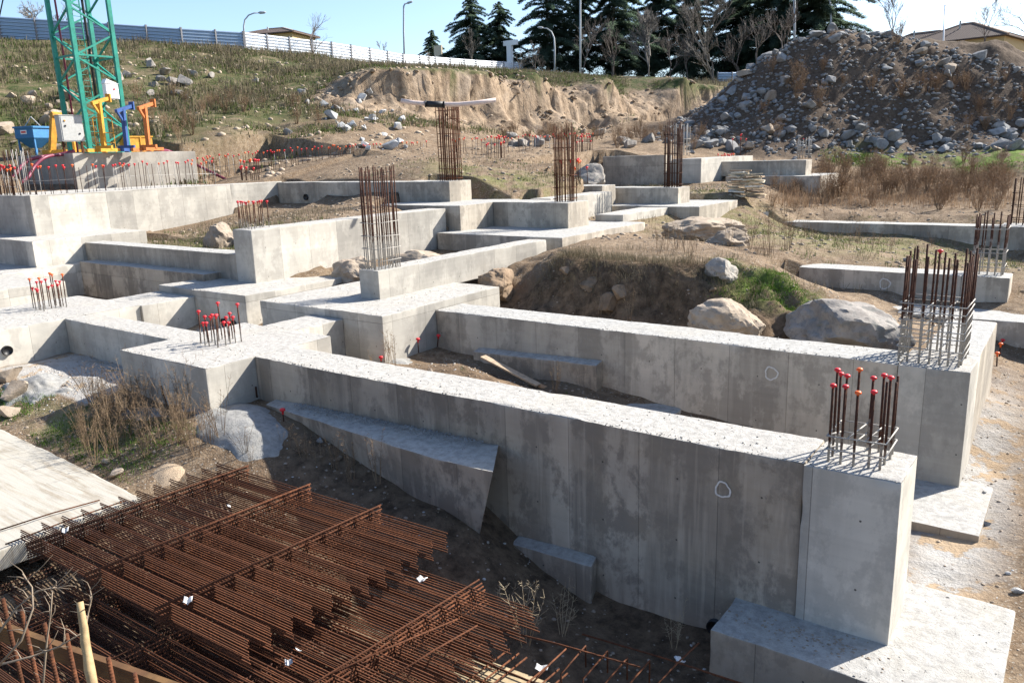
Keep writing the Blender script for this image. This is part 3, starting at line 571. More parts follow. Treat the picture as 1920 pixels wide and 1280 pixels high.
# chalk circles sprayed on the faces
M_chalk = plain('white_chalk', (.62, .60, .56), .95, .2, 30)
def ring(c, r, label, axis='y'):
    V = []; F = []; n = 30
    for k in range(n):
        q = 2*PI*k/n; j = 1+.09*math.sin(3*q+c[0])+.04*math.sin(7*q)
        for rr in (r*.84*j, r*1.06*j): V.append((c[0]+math.cos(q)*rr, c[1], c[2]+math.sin(q)*rr*1.05))
    for k in range(n): a = 2*k; b = 2*((k+1) % n); F.append((a, b, b+1, a+1))
    o = obj('chalk_mark', mesh('chalk_mark', V, F, M_chalk)); tag(o, label, 'chalk mark', 'chalk circles'); return o
for (u, v), yy, r, lab in (((1355, 918), 9.835, .11, 'chalk circle on the nearest long beam left of its pillar'), ((1446, 700), 15.505, .13, 'chalk circle on the second beam'), ((1659, 532), 26.985, .16, 'faint chalk circle on the dark face of the third beam')):
    d = rays(u, v); t = yy/d[1]; p = CAM+d*t; ring((p[0], yy, p[2]), r, lab)

# ---------------------------------------------------------------- bars, caps, cages
def cyl_me(name, L, r, mat, n=6):
    return MB().tube([(0, 0, 0), (0, 0, L)], r, n).me(name, mat, True)
_bc = {}
def bar_me(L, r, mat):
    k = (round(L, 2), r, mat.name)
    if k not in _bc: _bc[k] = cyl_me('bar', round(L, 2), r, mat)
    return _bc[k]
def cap_me(mat):
    return MB().lathe([(.017, -.06), (.02, -.012), (.026, .0), (.047, .006), (.05, .02), (.045, .036), (.03, .047), (.003, .051)], 10).me('safety_cap', mat, True)
CAPR, CAPO = cap_me(M_capR), cap_me(M_capO)
def vbar(parent, x, y, L, r, mat, cap=None, lean=(0, 0), capscale=1.0):
    b = obj('vertical_bar', bar_me(L, r, mat), parent, (x, y, 0), (lean[0], lean[1], 0))
    if cap is not None: obj('safety_cap', CAPO if cap == 'o' else CAPR, b, (0, 0, round(L, 2)), (0, 0, 0), (capscale,)*3)
    return b
def stirrup(parent, cx, cy, wx, wy, z, r, mat, dz=(0, 0)):
    a, b = wx/2+.03, wy/2+.03
    P = [(-a, -b, 0), (a, -b, dz[0]), (a, b, dz[0]+dz[1]), (-a, b, dz[1]), (-a, -b, 0)]
    m = MB(); [m.tube([p, q], r, 5) for p, q in zip(P[:-1], P[1:])]
    m.tube([(-a, -b, 0), (-a+.09, -b+.10, .03)], r, 4)
    return m.build('stirrup', mat, parent, True, loc=(cx, cy, z))
def cage(c, wx, wy, nx_, ny_, L, label, rings, r=.018, mat=None, jit=.12, caps=None, group='column bar cages', lean=(0, 0), ties=0, smat=None, capscale=1.0):
    e = empty('rebar_cage', c); tag(e, label, 'rebar cage', group); mat = mat or M_splash
    P = [(-wx/2+wx*i/(nx_-1), s*wy/2) for s in (-1, 1) for i in range(nx_)] + [(s*wx/2, -wy/2+wy*j/(ny_+1)) for s in (-1, 1) for j in range(1, ny_+1)]
    for i, (x, y) in enumerate(P):
        l = L+random.uniform(-jit, jit*.4)
        cp = None if caps is None else caps[i % len(caps)]
        vbar(e, x+random.uniform(-.02, .02), y+random.uniform(-.02, .02), l, r, mat, cp or None, (lean[0]+random.gauss(0, .008), lean[1]+random.gauss(0, .008)), capscale)
    for z in rings: stirrup(e, 0, 0, wx+.02, wy+.02, z+random.uniform(-.02, .02), r*.55, smat or mat, (random.uniform(-.03, .03), random.uniform(-.03, .03)))
    for z, k in [(rings[i], i) for i in range(min(ties, len(rings)))]:
        for t in (.33, .66): MB().tube([(-wx/2+wx*t, -wy/2, z+.02), (-wx/2+wx*t+.1, wy/2, z+.05)], r*.5, 5).build('cross_tie', smat or mat, e, True)
    return e
M_splG = plain('cement_coated_bar', (.34, .32, .29), .9, .25, 30)
cage((-2.06, 10.42, -.02), .62, .66, 5, 2, 1.12, 'short open cage on the front right pillar, red and orange capped bars', [.22, .36], .018, M_splash2, .16, ['r', 'r', 'o', 'r', None, 'r', 'o', 'r', 'r', None, 'r', 'r', 'r', None], ties=2, smat=M_splG, capscale=.85)
cage((-2.1, 16.35, -.02), 1.0, 1.1, 7, 5, 2.05, 'dense tall grey and brown bar cage with many hoops on the second right pillar', [.14, .3, .48, .66, .82, .98, 1.12], .021, M_splash, .14, [None]*3+['r']+[None]*22, ties=6, smat=M_splG)
cage((-2.3, 27.8, -.02), .78, .8, 5, 3, 1.85, 'dark uncapped cage at the right edge on the third beam', [.25, .7, 1.4], .022, M_splash, .12)
cage((-2.45, 44.5, -.02), 1.0, .9, 5, 2, 2.2, 'small dark cage cut by the right picture edge, on the farthest beam', [.3, .9, 1.5], .025, M_rustD, .1)
cage((-16.03, 15.8, .96), .52, .85, 7, 5, 2.82, 'tallest central cage of thin dark bars, grey near its foot, on the white stub wall', [.25, .6, .95, 1.3], .0165, M_splash, .12, smat=M_splG)
cage((-23.6, 27.95, 2.88), .72, .62, 7, 4, 3.3, 'rusty cage on the stained back plinth with a pale pipe across its top', [.15, .55, 1.0, 1.5, 2.1, 2.7, 3.1], .019, M_rust, .1)
cage((-17.75, 28.3, 1.98), .66, .65, 6, 4, 3.0, 'rusty slim cage on the centre back plinth with uneven bar tops', [.12, .6, 1.1, 1.7, 2.2], .019, M_rust, .45)
cage((-17.3, 37.9, 2.08), .66, .65, 6, 4, 3.2, 'rusty slender cage on the back right plinth beside the white lit wall', [.15, .7, 1.2, 1.7, 2.2, 2.6], .022, M_rustD, .4)
cage((-23.2, 52, 3.5), .9, .9, 5, 2, 2.1, 'pale grey far cage behind the tall shaded retaining wall', [.3, .7, 1.1], .022, M_splG, .2)
p = W(1505, 298, 58); cage((p[0], p[1]+.3, 2.98), .8, .7, 5, 2, 1.5, 'far back right cage of pale bars with one red cap', [.3, .6, .9], .022, M_splG, .25, [None, None, 'r']+[None]*11)
# clusters of capped starter bars
def cluster(c, spots, label, r=.016, mat=None, capscale=.95):
    e = empty('starter_bars', c); tag(e, label, 'starter bars', 'capped starter bar clusters')
    for x, y, L, cp in spots: vbar(e, x, y, L, r, mat or M_splash2, cp, (random.gauss(0, .02), random.gauss(0, .02)), capscale)
    return e
def spots_px(c, L):                     # (u, v of foot, length, cap)
    o = []
    for u, v, l, cp in L: p = at(u, v, c[2]); o.append((p[0]-c[0], p[1]-c[1], l, cp))
    return o
c = (-15.6, 10.1, 0.0)
cluster(c, spots_px(c, [(377,645,.74,'r'),(385,648,.5,'r'),(390,643,.6,'r'),(393,650,.53,'r'),(398,642,.58,'r'),(409,652,.72,'r'),(411,640,.6,'r'),(417,636,.84,'r'),(424,648,.52,'r'),(430,640,.55,'r'),(432,645,.48,'r'),(437,636,.6,'r'),(442,643,.58,'r'),(453,641,.86,'r'),(404,647,.68,'r')]), 'cluster of bars with round red caps on the front square footing')
c = (-24.6, 10.5, 0.0)
cluster(c, spots_px(c, [(63,578,.85,'o'),(68,581,.62,'r'),(74,581,.6,'r'),(77,582,.58,'r'),(83,584,.95,'o'),(76,577,.75,'r'),(85,580,.8,'r'),(97,578,.62,'r'),(93,575,.8,'r'),(105,578,.66,'r'),(103,572,.95,'o'),(106,573,.92,'o'),(113,575,.75,'r'),(115,576,.66,'r'),(119,574,.72,'r'),(125,576,.96,'o')]), 'cluster of bars with orange and red caps on the left footing slab')
c = (-22.0, 16.1, 1.88)
cluster(c, spots_px(c, [(449,429,.84,'r'),(457,429,.86,'r'),(460,430,.86,'r'),(464,430,.84,'r'),(467,431,.84,'r'),(472,431,.88,'o'),(478,430,.86,'r'),(481,428,.84,'r'),(488,428,.84,'r'),(492,428,.86,'r'),(495,427,.86,'r'),(505,427,.84,'r'),(453,428,.86,'r')]), 'neat row of red capped bars with one orange on the tall pale plinth')
c = (-26.2, 42.5, 2.9)
def farcluster(u, v, D, n, wx, L, label):
    p = W(u, v, D); e = [(random.uniform(-wx, wx), random.uniform(-.5, .5), L+random.choice((0, -.35))+random.uniform(-.08, .08), 'r' if random.random() < .85 else 'o') for _ in range(n)]
    z = H1(p[0], p[1]); cluster((p[0], p[1], min(p[2], z+.3)), e, label, .018, M_rustD, 1.5)
farcluster(1078, 346, 40, 11, .55, 1.15, 'distant red capped bars right of the centre back cage')
farcluster(930, 297, 47, 12, .5, 1.2, 'distant red capped bars in front of the earth cliff')
farcluster(1362, 296, 60, 16, .9, 1.2, 'distant dense red capped bars behind the plank stack')
farcluster(1378, 300, 62, 5, .7, 1.9, 'few taller orange capped bars behind the plank stack')
farcluster(470, 338, 42, 11, .5, 1.0, 'small red capped cluster behind the sandy patch at left')
farcluster(1095, 292, 56, 10, .6, 1.3, 'distant red capped bars behind the slim centre cage')
# single capped stakes in the hollows
def stake(u, v, z, L, label, lean=(0, 0), cap='r', r=.013):
    p = at(u, v, z); b = obj('capped_stake', bar_me(L, r, M_rustD), None, tuple(p), (lean[0], lean[1], 0)); tag(b, label, 'stake', 'capped stakes')
    if cap: obj('safety_cap', CAPO if cap == 'o' else CAPR, b, (0, 0, round(L, 2)), (0, 0, 0), (1.15,)*3)
stake(46, 669, -.85, .35, 'lone red capped stake below the drain hole at left')
stake(123, 659, -.92, .36, 'red capped stake in the shaded hollow at left'); stake(133, 652, -.92, .42, 'orange capped stake in the corner of the shaded hollow', cap='o')
stake(785, 661, -.95, .34, 'red capped stake in the sunny corner beside the second beam'); stake(820, 650, -.95, .3, 'red capped stake at the very foot of the second beam', (0, .2))
stake(679, 668, -.95, .34, 'red capped stake right of the front square footing'); stake(715, 683, -1.0, .16, 'low red cap on the ground in the gap behind the nearest beam'); stake(620, 650, -.98, .3, 'red capped stake beside the edge of the front square footing')
stake(532, 790, -.98, .22, 'red cap with wire on the near concrete spill'); stake(855, 428, .97, .5, 'red capped stake at the corner of the grey back block'); stake(739, 460, .4, .45, 'red capped stake behind the tallest cage', (0, .4))
stake(1868, 700, -1.72, .5, 'nearest of three orange capped stakes at the right edge', (0, -.05), 'o', .018); stake(1873, 675, -1.72, .42, 'middle of three orange capped stakes at the right edge', (0, .0), 'o', .018); stake(1876, 662, -1.72, .35, 'farthest of three orange capped stakes at the right edge', (0, .05), 'r', .018)
stake(316, 768, -.9, .52, 'bare black rod leaning at the near side of the square footing', (0, -.32), None, .017); stake(482, 745, -.86, .24, 'short black rod in the corner of the square footing and nearest beam', (0, 0), None, .02)
stake(1688, 557, -.85, .5, 'thin black rod leaning on the third beam', (0, -.62), None, .015)
# long rows of starter bars on the retaining walls
def row(P0, P1, n, L, label, every=.8, r=.014, rail=True, two=False):
    P0 = np.array(P0); P1 = np.array(P1); e = empty('starter_bar_row', tuple(P0)); tag(e, label, 'starter bars', 'rows of starter bars')
    d = P1-P0
    for k in range(n):
        t = (k+random.uniform(-.25, .25))/(n-1); q = d*t
        cp = None if random.random() > every else ('o' if random.random() < .3 else 'r')
        b = vbar(e, q[0]+random.uniform(-.02, .02), q[1]+random.uniform(-.1, .1), L+random.uniform(-.1, .1), r, M_splG if random.random() < .25 else M_rustD, cp, (random.gauss(0, .03), random.gauss(0, .03)), 1.15); b.location.z = q[2]
    if rail:
        for zz in ((L*.5,) if not two else (L*.3, L*.6)): MB().tube([(0, 0, zz), tuple(d*.5+np.array((0, 0, zz+.05))), tuple(d+np.array((0, 0, zz)))], r*.8, 5).build('rail_bar', M_splG, e, True)
a0 = (-36.0, 15.6, 2.93); a1 = (-36.0, 24.3, 2.93)
row(a0, a1, 46, 1.15, 'row of capped bars along the top of the big white left wall', .75, .013)
row((-36.4, 15.1, 2.93), (-39.9, 15.5, 2.93), 26, 1.15, 'dense grey starter bars at the left edge in front of the crane base', .7, .016, True, True)
row((-36.6, 15.9, 2.93), (-39.9, 16.2, 2.93), 20, 1.9, 'taller bare starter bars at the left edge beside the magenta hoses', .0, .017, True, True)
b0 = W(378, 337, 44.5); b1 = W(545, 318, 46)
row(b0, b1, 32, 1.15, 'capped bars on the back wall right of the crane base', .9)
c0 = W(548, 318, 46); c1 = W(640, 312, 47)
row(c0, c1, 15, 1.15, 'capped bars in front of the sandy bank', .9)
row(W(640, 312, 47), W(800, 302, 49), 30, 1.1, 'capped bars in the back row left of the pipe cage', .92)
row(W(850, 296, 50), W(960, 290, 52), 18, 1.1, 'capped bars in the back row right of the pipe cage', .9)
row(W(975, 290, 53), W(1110, 284, 57), 26, 1.2, 'farthest capped bars below the earth cliff', .95)

# ---------------------------------------------------------------- stacks of reinforcing mesh
ZT = -1.2
def mat_sheet(ox, oy, z, LX, rows, sp, crosses, label, group, rx=0.0, mat=None, cross_over=.2, sk=.1, r=.0098, sag=0, miss=()):
    e = empty('reinforcing_mesh', (ox, oy, z), (0, 0, .03+rx)); tag(e, label, 'rebar mesh', group); mt = mat or M_rust
    k = (LX, r, mt.name, 'x')
    if k not in _bc: _bc[k] = MB().tube([(0, 0, 0), (LX*.5, 0, -.012), (LX, 0, .0)], r, 5).me('long_bar', mt, True)
    for i in range(rows):
        if i in miss: continue
        obj('long_bar', _bc[k], e, (i*sp*sk+random.uniform(-.012, .012), i*sp+random.uniform(-.004, .004), random.uniform(-.003, .003)))
    LY = (rows-1)*sp+cross_over*2; k2 = (round(LY, 2), sk, r, mt.name, 'y')
    if k2 not in _bc: _bc[k2] = MB().tube([(-cross_over*sk, -cross_over, 0), (LY*sk-cross_over*sk, LY-cross_over, 0)], r*1.15, 5).me('cross_bar', mt, True)
    for c in crosses: obj('cross_bar', _bc[k2], e, (c, 0, r*2.1))
    return e
def stack(n, ox, oy, zt, LX, rows, sp, crosses, dz, what, group, drift=(0, 0), mat=None, **k):
    for i in range(n):
        x = ox+drift[0]*i+random.uniform(-.02, .02); y = oy+drift[1]*i+random.uniform(-.004, .004)
        pos = 'top sheet of' if i == 0 else 'bottom sheet of' if i == n-1 else 'one of the sheets inside'
        mat_sheet(x, y, zt-i*dz, LX, rows, sp, crosses, '%s %s' % (pos, what), group, random.gauss(0, .0003), mat, **k)
stack(9, -12.36, 4.35, ZT, 5.25, 12, .287, (.62, 2.2, 3.78), .037, 'the upper rusty mesh stack overlapping the pale slab', 'upper mesh stack')
stack(8, -11.4, 2.9, ZT-.46, 5.85, 16, .285, (.9, 2.6, 4.9), .042, 'the broad middle rusty mesh stack below the upper one', 'middle mesh stack', (.02, .0))
stack(6, -12.9, 1.9, ZT-.72, 6.3, 14, .30, (.5, 2.1, 3.7, 5.3), .045, 'the dark lower rusty mesh stack at the left foreground', 'lower mesh stack', (.03, -.02), M_rustD)
stack(5, -8.7, 3.6, -1.98, 3.15, 12, .27, (.5, 1.9), .05, 'the dark rusty mesh stack near the tall nearest beam', 'right mesh stack', (.0, .0))
stack(3, -7.6, 4.2, -2.18, 4.9, 9, .31, (.7, 1.35, 2.0, 2.6), .05, 'the sparse rusty meshes over pale planks at the bottom centre', 'sparse meshes', (.1, .05), cross_over=.35)
stack(2, -4.9, 5.6, -2.25, 3.3, 6, .24, (.5, 1.5), .06, 'the rusty meshes at the bottom right against the footing slab', 'bottom right meshes', (.3, .1), cross_over=.3)
def loose(name, pts, r, label, mat=None, group=None):
    p0 = Vector(map(float, pts[0])); o = MB().tube([Vector(map(float, p))-p0 for p in pts], r, 6).build(name, mat or M_rust, None, True, loc=p0); tag(o, label, 'bar', group); return o
for (u0, v0, u1, v1, z, lab) in ((0,993,187,937,-1.33,'thin bent rusty bar lying on the pale slab'),(10,1020,235,938,-1.30,'long straight rusty bar lying across the pale slab edge'),
    (905,1172,1200,1250,-2.0,'long rusty bar pointing to the bottom right from the meshes'),(1092,1188,1420,1290,-2.08,'rusty bar with bright end near the bottom centre right'),(725,1275,895,1172,-1.6,'thick loose bar laid across the middle meshes'),(1225,1290,1310,1205,-1.95,'diagonal loose bar at the bottom right near the white scrap'),
    (1000,1278,1062,1215,-2.0,'single loose bar over the pale boards'),(560,1290,858,1160,-1.66,'loose bar across the dark middle meshes')):
    a, b = at(u0, v0, z), at(u1, v1, z); loose('loose_bar', [a, (a+b)/2+np.array((0, 0, .02)), b], .011, lab, None, 'loose bars')
for i, (u, v) in enumerate(((1052,1262),(1093,1272),(1130,1285),(1172,1290))):
    a = at(u, v, -2.05); b = at(u+46, v-52, -2.0)
    loose('bent_bar', [a+np.array((0,0,-.3)), a, b, b+np.array((0,0,-.3))], .011, '%s of the four bent stirrup bars at the bottom centre' % ('leftmost','second from left','third from left','rightmost')[i], None, 'bent stirrup bars')
M_board = plain('pale_plank', (.36,.28,.17), .85, .3, 12, bump=.01)
for i, (x, y, rz) in enumerate(((-6.0,5.2,.1),(-5.9,5.6,.05),(-5.7,6.0,.12),(-5.5,6.4,.0),(-5.3,6.8,.08),(-4.6,5.4,.1),(-4.4,5.9,-.05))):
    o = MB().box((0, 0, 0), (2.6, .34, .05), rz).build('plank', M_board, None, loc=(x, y, -2.40+.012*i)); tag(o, 'weathered pale board lying under the sparse meshes at the bottom centre', 'plank', 'boards under the meshes')
# scraps of white plastic and paper among the bars
M_white = plain('white_plastic', (.5,.5,.49), .5, .05)
def scrap(u, v, z, s, label, curl=.5):
    s *= .62; p = at(u, v, z); n = 6; V = []; F = []
    for i in range(n+1):
        for j in range(n+1):
            x = (i/n-.5)*s; y = (j/n-.5)*s*.7; V.append((x+.01*math.sin(9*y+i), y, curl*abs(x)*1.1+.02*math.sin(14*x+3*y/s)+.015*random.random()))
    F = [(i*(n+1)+j, (i+1)*(n+1)+j, (i+1)*(n+1)+j+1, i*(n+1)+j+1) for i in range(n) for j in range(n)]
    o = obj('plastic_scrap', mesh('plastic_scrap', V, F, M_white, True), None, tuple(p), (random.uniform(-.3, .3), .2, random.uniform(0, 3))); tag(o, label, 'scrap', 'white scraps')
    md = o.modifiers.new('thick', 'SOLIDIFY'); md.thickness = .006
scrap(122, 997, -1.14, .13, 'curled white plastic shard at the far left of the meshes', 1.0); scrap(352, 1128, -1.14, .16, 'white plastic shard at the front end of a cross bar', .8)
scrap(430, 950, -1.22, .09, 'tiny white flake deep between the far bars'); scrap(541, 1243, -1.75, .14, 'white torn label low among the bars at the bottom'); scrap(560, 1220, -1.75, .10, 'small white tag above the torn label')
scrap(790, 1088, -1.7, .2, 'crumpled white plastic among the right bar ends'); scrap(1275, 1240, -2.2, .2, 'white torn paper at the bottom right beside the diagonal bar'); scrap(1015, 1255, -2.3, .25, 'pale crumpled paper on the boards at the bottom')
scrap(240+485, 935, -1.72, .12, 'pale blue scrap on the dark earth near the nearest beam')
# foreground bars, timber and stick at the bottom left
for i, (u, v) in enumerate(((5,1122),(40,1143),(83,1168),(124,1188),(166,1212),(203,1233),(252,1262))):
    t = W(u, v, 5.3-.12*i); b = t+np.array((.06, .02, -1.7)); o = MB().tube([(0, 0, 0), tuple(t-b)], .0145, 8).build('upright_bar', M_rust, None, True, loc=tuple(b)); tag(o, '%s of the rusty upright bars in the bottom left corner' % ('first','second','third','fourth','fifth','sixth','last')[i], 'bar', 'foreground upright bars')
M_stick = plain('bark_stripped_wood', (.34,.24,.12), .7, .3, 14, bump=.006)
t = W(150, 1128, 4.6); b = W(180, 1330, 4.5); pts = [b+(t-b)*k/8+np.array((random.uniform(-.012, .012), 0, 0)) for k in range(9)]
p0 = pts[0].copy(); o = MB().tube([p-p0 for p in pts], [.03,.028,.027,.03,.025,.026,.023,.021,.019], 10).build('wooden_stick', M_stick, None, True, loc=tuple(p0)); tag(o, 'upright peeled wooden stick in front of the rusty meshes', 'stick')
a = W(-20, 1175, 6.1); b = W(350, 1305, 5.5); M_form = rust('rusty_steel_edge', (.09,.05,.025), (.17,.095,.04), (.12,.06,.03), 8)
o = MB().bar((0, 0, 0), tuple(b-a), .05, .14).build('formwork_beam', M_form, None, loc=tuple(a)); tag(o, 'ochre steel formwork edge running under the bars in the bottom left corner', 'beam')
M_twig = plain('dry_twig', (.22,.17,.12), .9, .3)
def twig(u0, v0, pts, D, label):
    P = [W(u0, v0, D)]+[W(u, v, D+random.uniform(-.1, .1)) for u, v in pts]; p0 = P[0].copy(); m = MB(); m.tube([p-p0 for p in P], [.006*(1-.7*i/len(P)) for i in range(len(P))], 5)
    for i in range(1, len(P)):
        for k in range(3):
            s = P[i-1]+(P[i]-P[i-1])*random.random(); d = rt*random.uniform(-.12, .12)+up*random.uniform(-.02, .12); m.tube([s-p0, s-p0+d*.5+fw*.02, s-p0+d], [.003, .002, .001], 4)
    o = m.build('dry_twig', M_twig, None, True, loc=tuple(p0)); tag(o, label, 'twig', 'foreground twigs')
twig(-10, 1255, [(40,1200),(62,1140),(60,1100),(42,1075)], 3.6, 'bare twig curving up at the left picture edge'); twig(-10, 1248, [(60,1230),(110,1212),(150,1188)], 3.7, 'bare twig reaching right towards the peeled stick')
twig(-5, 1190, [(30,1140),(70,1108),(105,1100),(120,1112)], 3.9, 'hooked bare twig in the bottom left corner'); twig(80, 1290, [(88,1200),(95,1150),(98,1110)], 4.1, 'thin upright twig between the rusty upright bars'); twig(160, 1180, [(165,1150),(172,1120),(168,1100)], 4.6, 'short twig beside the top of the peeled stick')

# ---------------------------------------------------------------- wood in the hollow, plank stack
def plankm(L, w_, t, mat, label, c, rot, name='plank', group=None):
    m = MB(); n = 8
    for i in range(1): m.box((0, 0, 0), (L, w_, t))
    o = m.build(name, mat, None, loc=tuple(c), rot=rot); bv = o.modifiers.new('b', 'BEVEL'); bv.width = .004; tag(o, label, 'plank', group); return o
M_oldw = plain('weathered_board', (.33,.25,.17), .85, .3, 9, bump=.012); M_oldw2 = plain('orange_board', (.36,.21,.11), .8, .3, 9, bump=.012)
def seg(a, b, w_, t, mat, label):
    a = Vector(a); b = Vector(b); d = b-a; plankm(d.length, w_, t, mat, label, (a+b)/2, d.to_track_quat('X', 'Z').to_euler())
seg(at(905,668,-.75), at(1010,722,-1.2), .2, .04, M_oldw, 'weathered board lying down the earth slope in the hollow between the two long beams')
seg(at(1010,722,-1.25), at(1062,742,-1.5), .22, .04, M_oldw2, 'short orange board end below the weathered one in the hollow')
bp = W(1398, 366, 42.5); bz = H1(bp[0], bp[1])
bz = max(bz, 1.3)
woods = [plain('stack_wood_%d' % i, c, .85, .25, 9, bump=.01) for i, c in enumerate(((.55,.47,.34),(.44,.34,.22),(.62,.58,.50),(.30,.22,.15)))]
for i in range(16):
    for j in (-1, 1):
        if i > 13 and j > 0: continue
        L = random.uniform(.8, 1.15); plankm(L, random.uniform(.3, .5), random.uniform(.05, .085), random.choice(woods), 'roughly stacked board in the messy %s heap of the plank stack behind the weeds' % ('left' if j < 0 else 'right'),
            (bp[0]+j*.42+random.uniform(-.12, .12), bp[1]+random.uniform(-.15, .15), bz+.06+i*.092), (random.gauss(0, .03), random.gauss(0, .06), random.gauss(.0, .3)), 'plank', 'plank stack %s heap' % ('left' if j < 0 else 'right'))
# pale pipe across the cage
M_pipe = plain('dusty_pink_pipe', (.62,.50,.44), .6, .1); e = empty('pipe', tuple(W(815, 194, 29.8))); tag(e, 'pale pink pipe with a black coupling lying across the top of the tall back cage', 'pipe')
e0 = W(815, 194, 29.8); P = [W(u, v, 29.8)-e0 for u, v in ((752,189),(775,193),(800,195),(830,196),(860,196),(895,193),(930,188))]
MB().tube(P, [.085]*7, 14).build('pipe_body', M_pipe, e, True); Q = [W(u, v, 29.8)-e0 for u, v in ((797,195),(832,196.5))]; MB().tube(Q, .115, 14).build('coupling', M_blk, e, True)
for q in Q: MB().tube([q, q+(Q[1]-Q[0])*.06], .135, 14).build('collar', M_blk, e, True)

# ---------------------------------------------------------------- tower crane and its gear
M_teal = plain('teal_paint', (.012,.21,.155), .5, .25, 3); M_yel = plain('yellow_paint', (.50,.24,.02), .6, .3, 5); M_blue = plain('blue_paint', (.025,.07,.22), .55, .2, 5); M_org = plain('orange_paint', (.42,.13,.03), .6, .25, 5)
M_grey = plain('grey_cabinet_paint', (.42,.42,.40), .5, .1); M_wht = plain('white_box_paint', (.78,.78,.78), .4, .05); M_hop = plain('blue_hopper_paint', (.04,.17,.36), .55, .15); M_mag = plain('magenta_hose', (.16,.025,.05), .45, .1)
B = W(170, 290, 42.5); s = 2.15; zb = 4.72
cr = empty('tower_crane', (B[0], B[1], zb)); tag(cr, 'green lattice mast of a tower crane standing on its concrete block', 'tower crane')
LEG = [(0, 0), (0, s), (-s, s), (-s, 0)]; HT = 24; st_ = 1.25
for x, y in LEG: MB().bar((x, y, -.1), (x, y, HT), .2).build('mast_leg', M_teal, cr)
for f in range(4):
    a, b = LEG[f], LEG[(f+1) % 4]
    for i in range(int(HT/st_)):
        z0 = i*st_; p, q = (a, b) if i % 2 == f % 2 else (b, a)
        MB().bar((p[0], p[1], z0+.05), (q[0], q[1], z0+st_-.05), .085).build('brace', M_teal, cr)
        if i % 4 == 0: MB().bar((a[0], a[1], z0+.06), (b[0], b[1], z0+.06), .09).build('cross_member', M_teal, cr)
m = MB(); m.bar((-1.3, .8, 0), (-1.3, .8, HT), .05).bar((-1.3, 1.25, 0), (-1.3, 1.25, HT), .05)
for i in range(int(HT/.3)): m.tube([(-1.3, .8, i*.3), (-1.3, 1.25, i*.3)], .018, 5)
m.build('ladder', M_teal, cr)
MB().tube([(-.4, .95, 0), (-.45, 1.0, 6), (-.42, .95, 12), (-.45, 1, HT)], .07, 8).build('power_cable', M_blk, cr, True); MB().tube([(-s+.2, .3, -.2), (-s+.25, .3, 6), (-s+.2, .25, HT)], .055, 8).build('supply_hose', M_mag, cr, True)
MB().box((-1.0, -.02, 1.7), (.3, .03, .34)).build('warning_plate', M_yel, cr)
tri = MB(); tri.add([(-1.11, -.045, 1.58), (-.89, -.045, 1.58), (-1.0, -.045, 1.8)], [(0, 1, 2)]); tri.build('warning_triangle', M_blk, cr)
def cabinet(c, d, mat, label, knobs, face=(1, 0)):
    e = empty('electrical_cabinet', c); tag(e, label, 'cabinet')
    MB().box((0, 0, d[2]/2), d).build('housing', mat, e); MB().box((d[0]/2+.012, 0, d[2]/2), (.02, d[1]*.9, d[2]*.92)).build('door', mat, e)
    MB().box((0, 0, d[2]+.02), (d[0]*1.1, d[1]*1.06, .03)).build('rain_cover', mat, e)
    for y, z, c2 in knobs: MB().box((d[0]/2+.035, y*d[1], z*d[2]), (.04, .07, .08)).build('switch', c2, e)
    return e
p = W(136, 274, 41.5); e = cabinet((p[0], p[1], 5.35), (.5, 1.15, 1.3), M_grey, 'grey electrical cabinet on posts in front of the crane mast', [(-.3, .8, M_yel), (-.3, .6, M_blk), (.3, .3, M_blk)])
for y in (-.45, .5): MB().bar((0, y, -.7), (0, y, 0), .1).build('post', M_rust, e)
p = W(208, 186, 42); e = cabinet((p[0]+.1, p[1], p[2]), (.3, .7, .75), M_wht, 'white switch box with a peaked hood fixed to the right leg of the crane mast', [(.15, .65, M_capR)])
m = MB(); m.add([(-.2, -.38, .76), (.2, -.38, .76), (.2, .38, .76), (-.2, .38, .76), (-.2, -.25, 1.0), (.2, -.25, 1.0)], [(0, 1, 5, 4), (4, 5, 2, 3), (0, 4, 3), (1, 2, 5), (0, 3, 2, 1)]); m.build('hood', M_wht, e)
def fork(u, v, D, mat, hgt, label, foot=True):
    p = W(u, v, D); e = empty('pallet_fork', (p[0], p[1], zb), (0, 0, R(25))); tag(e, label, 'crane fork', 'crane lifting forks')
    MB().bar((0, 0, 0), (0, .1, hgt), .2, .17).build('mast_post', mat, e); MB().bar((0, -.45, hgt-.12), (0, .85, hgt+.2), .15, .17).build('top_arm', mat, e)
    MB().box((0, .88, hgt+.22), (.28, .1, .42)).build('suspension_plate', mat, e); MB().bar((0, -.4, hgt-.1), (0, .12, hgt-.75), .1).build('gusset', mat, e)
    for x in (-.38, .38): MB().box((x, -.1, .12), (.14, 1.5, .16)).build('tine', mat, e)
    MB().box((0, .0, .25), (.95, .16, .2)).build('base_bar', mat, e)
fork(197, 289, 41, M_yel, 2.55, 'yellow lifting fork standing right against the crane mast'); fork(239, 287, 42, M_blue, 2.2, 'blue lifting fork between the yellow and orange ones'); fork(280, 287, 42, M_org, 2.3, 'orange lifting fork, rightmost on the crane base')
p = W(183, 289, 40.8); e = empty('guard_rail', (p[0], p[1], zb)); tag(e, 'thin yellow guard rail around the foot of the yellow fork', 'guard rail')
m = MB()
for z in (.5, 1.0, 1.75): m.tube([(0, 0, z), (0, 1.0, z)], .022, 6)
for y in (0, .5, 1.0): m.tube([(0, y, 0), (0, y, 1.75)], .022, 6)
m.build('rails', M_yel, e)
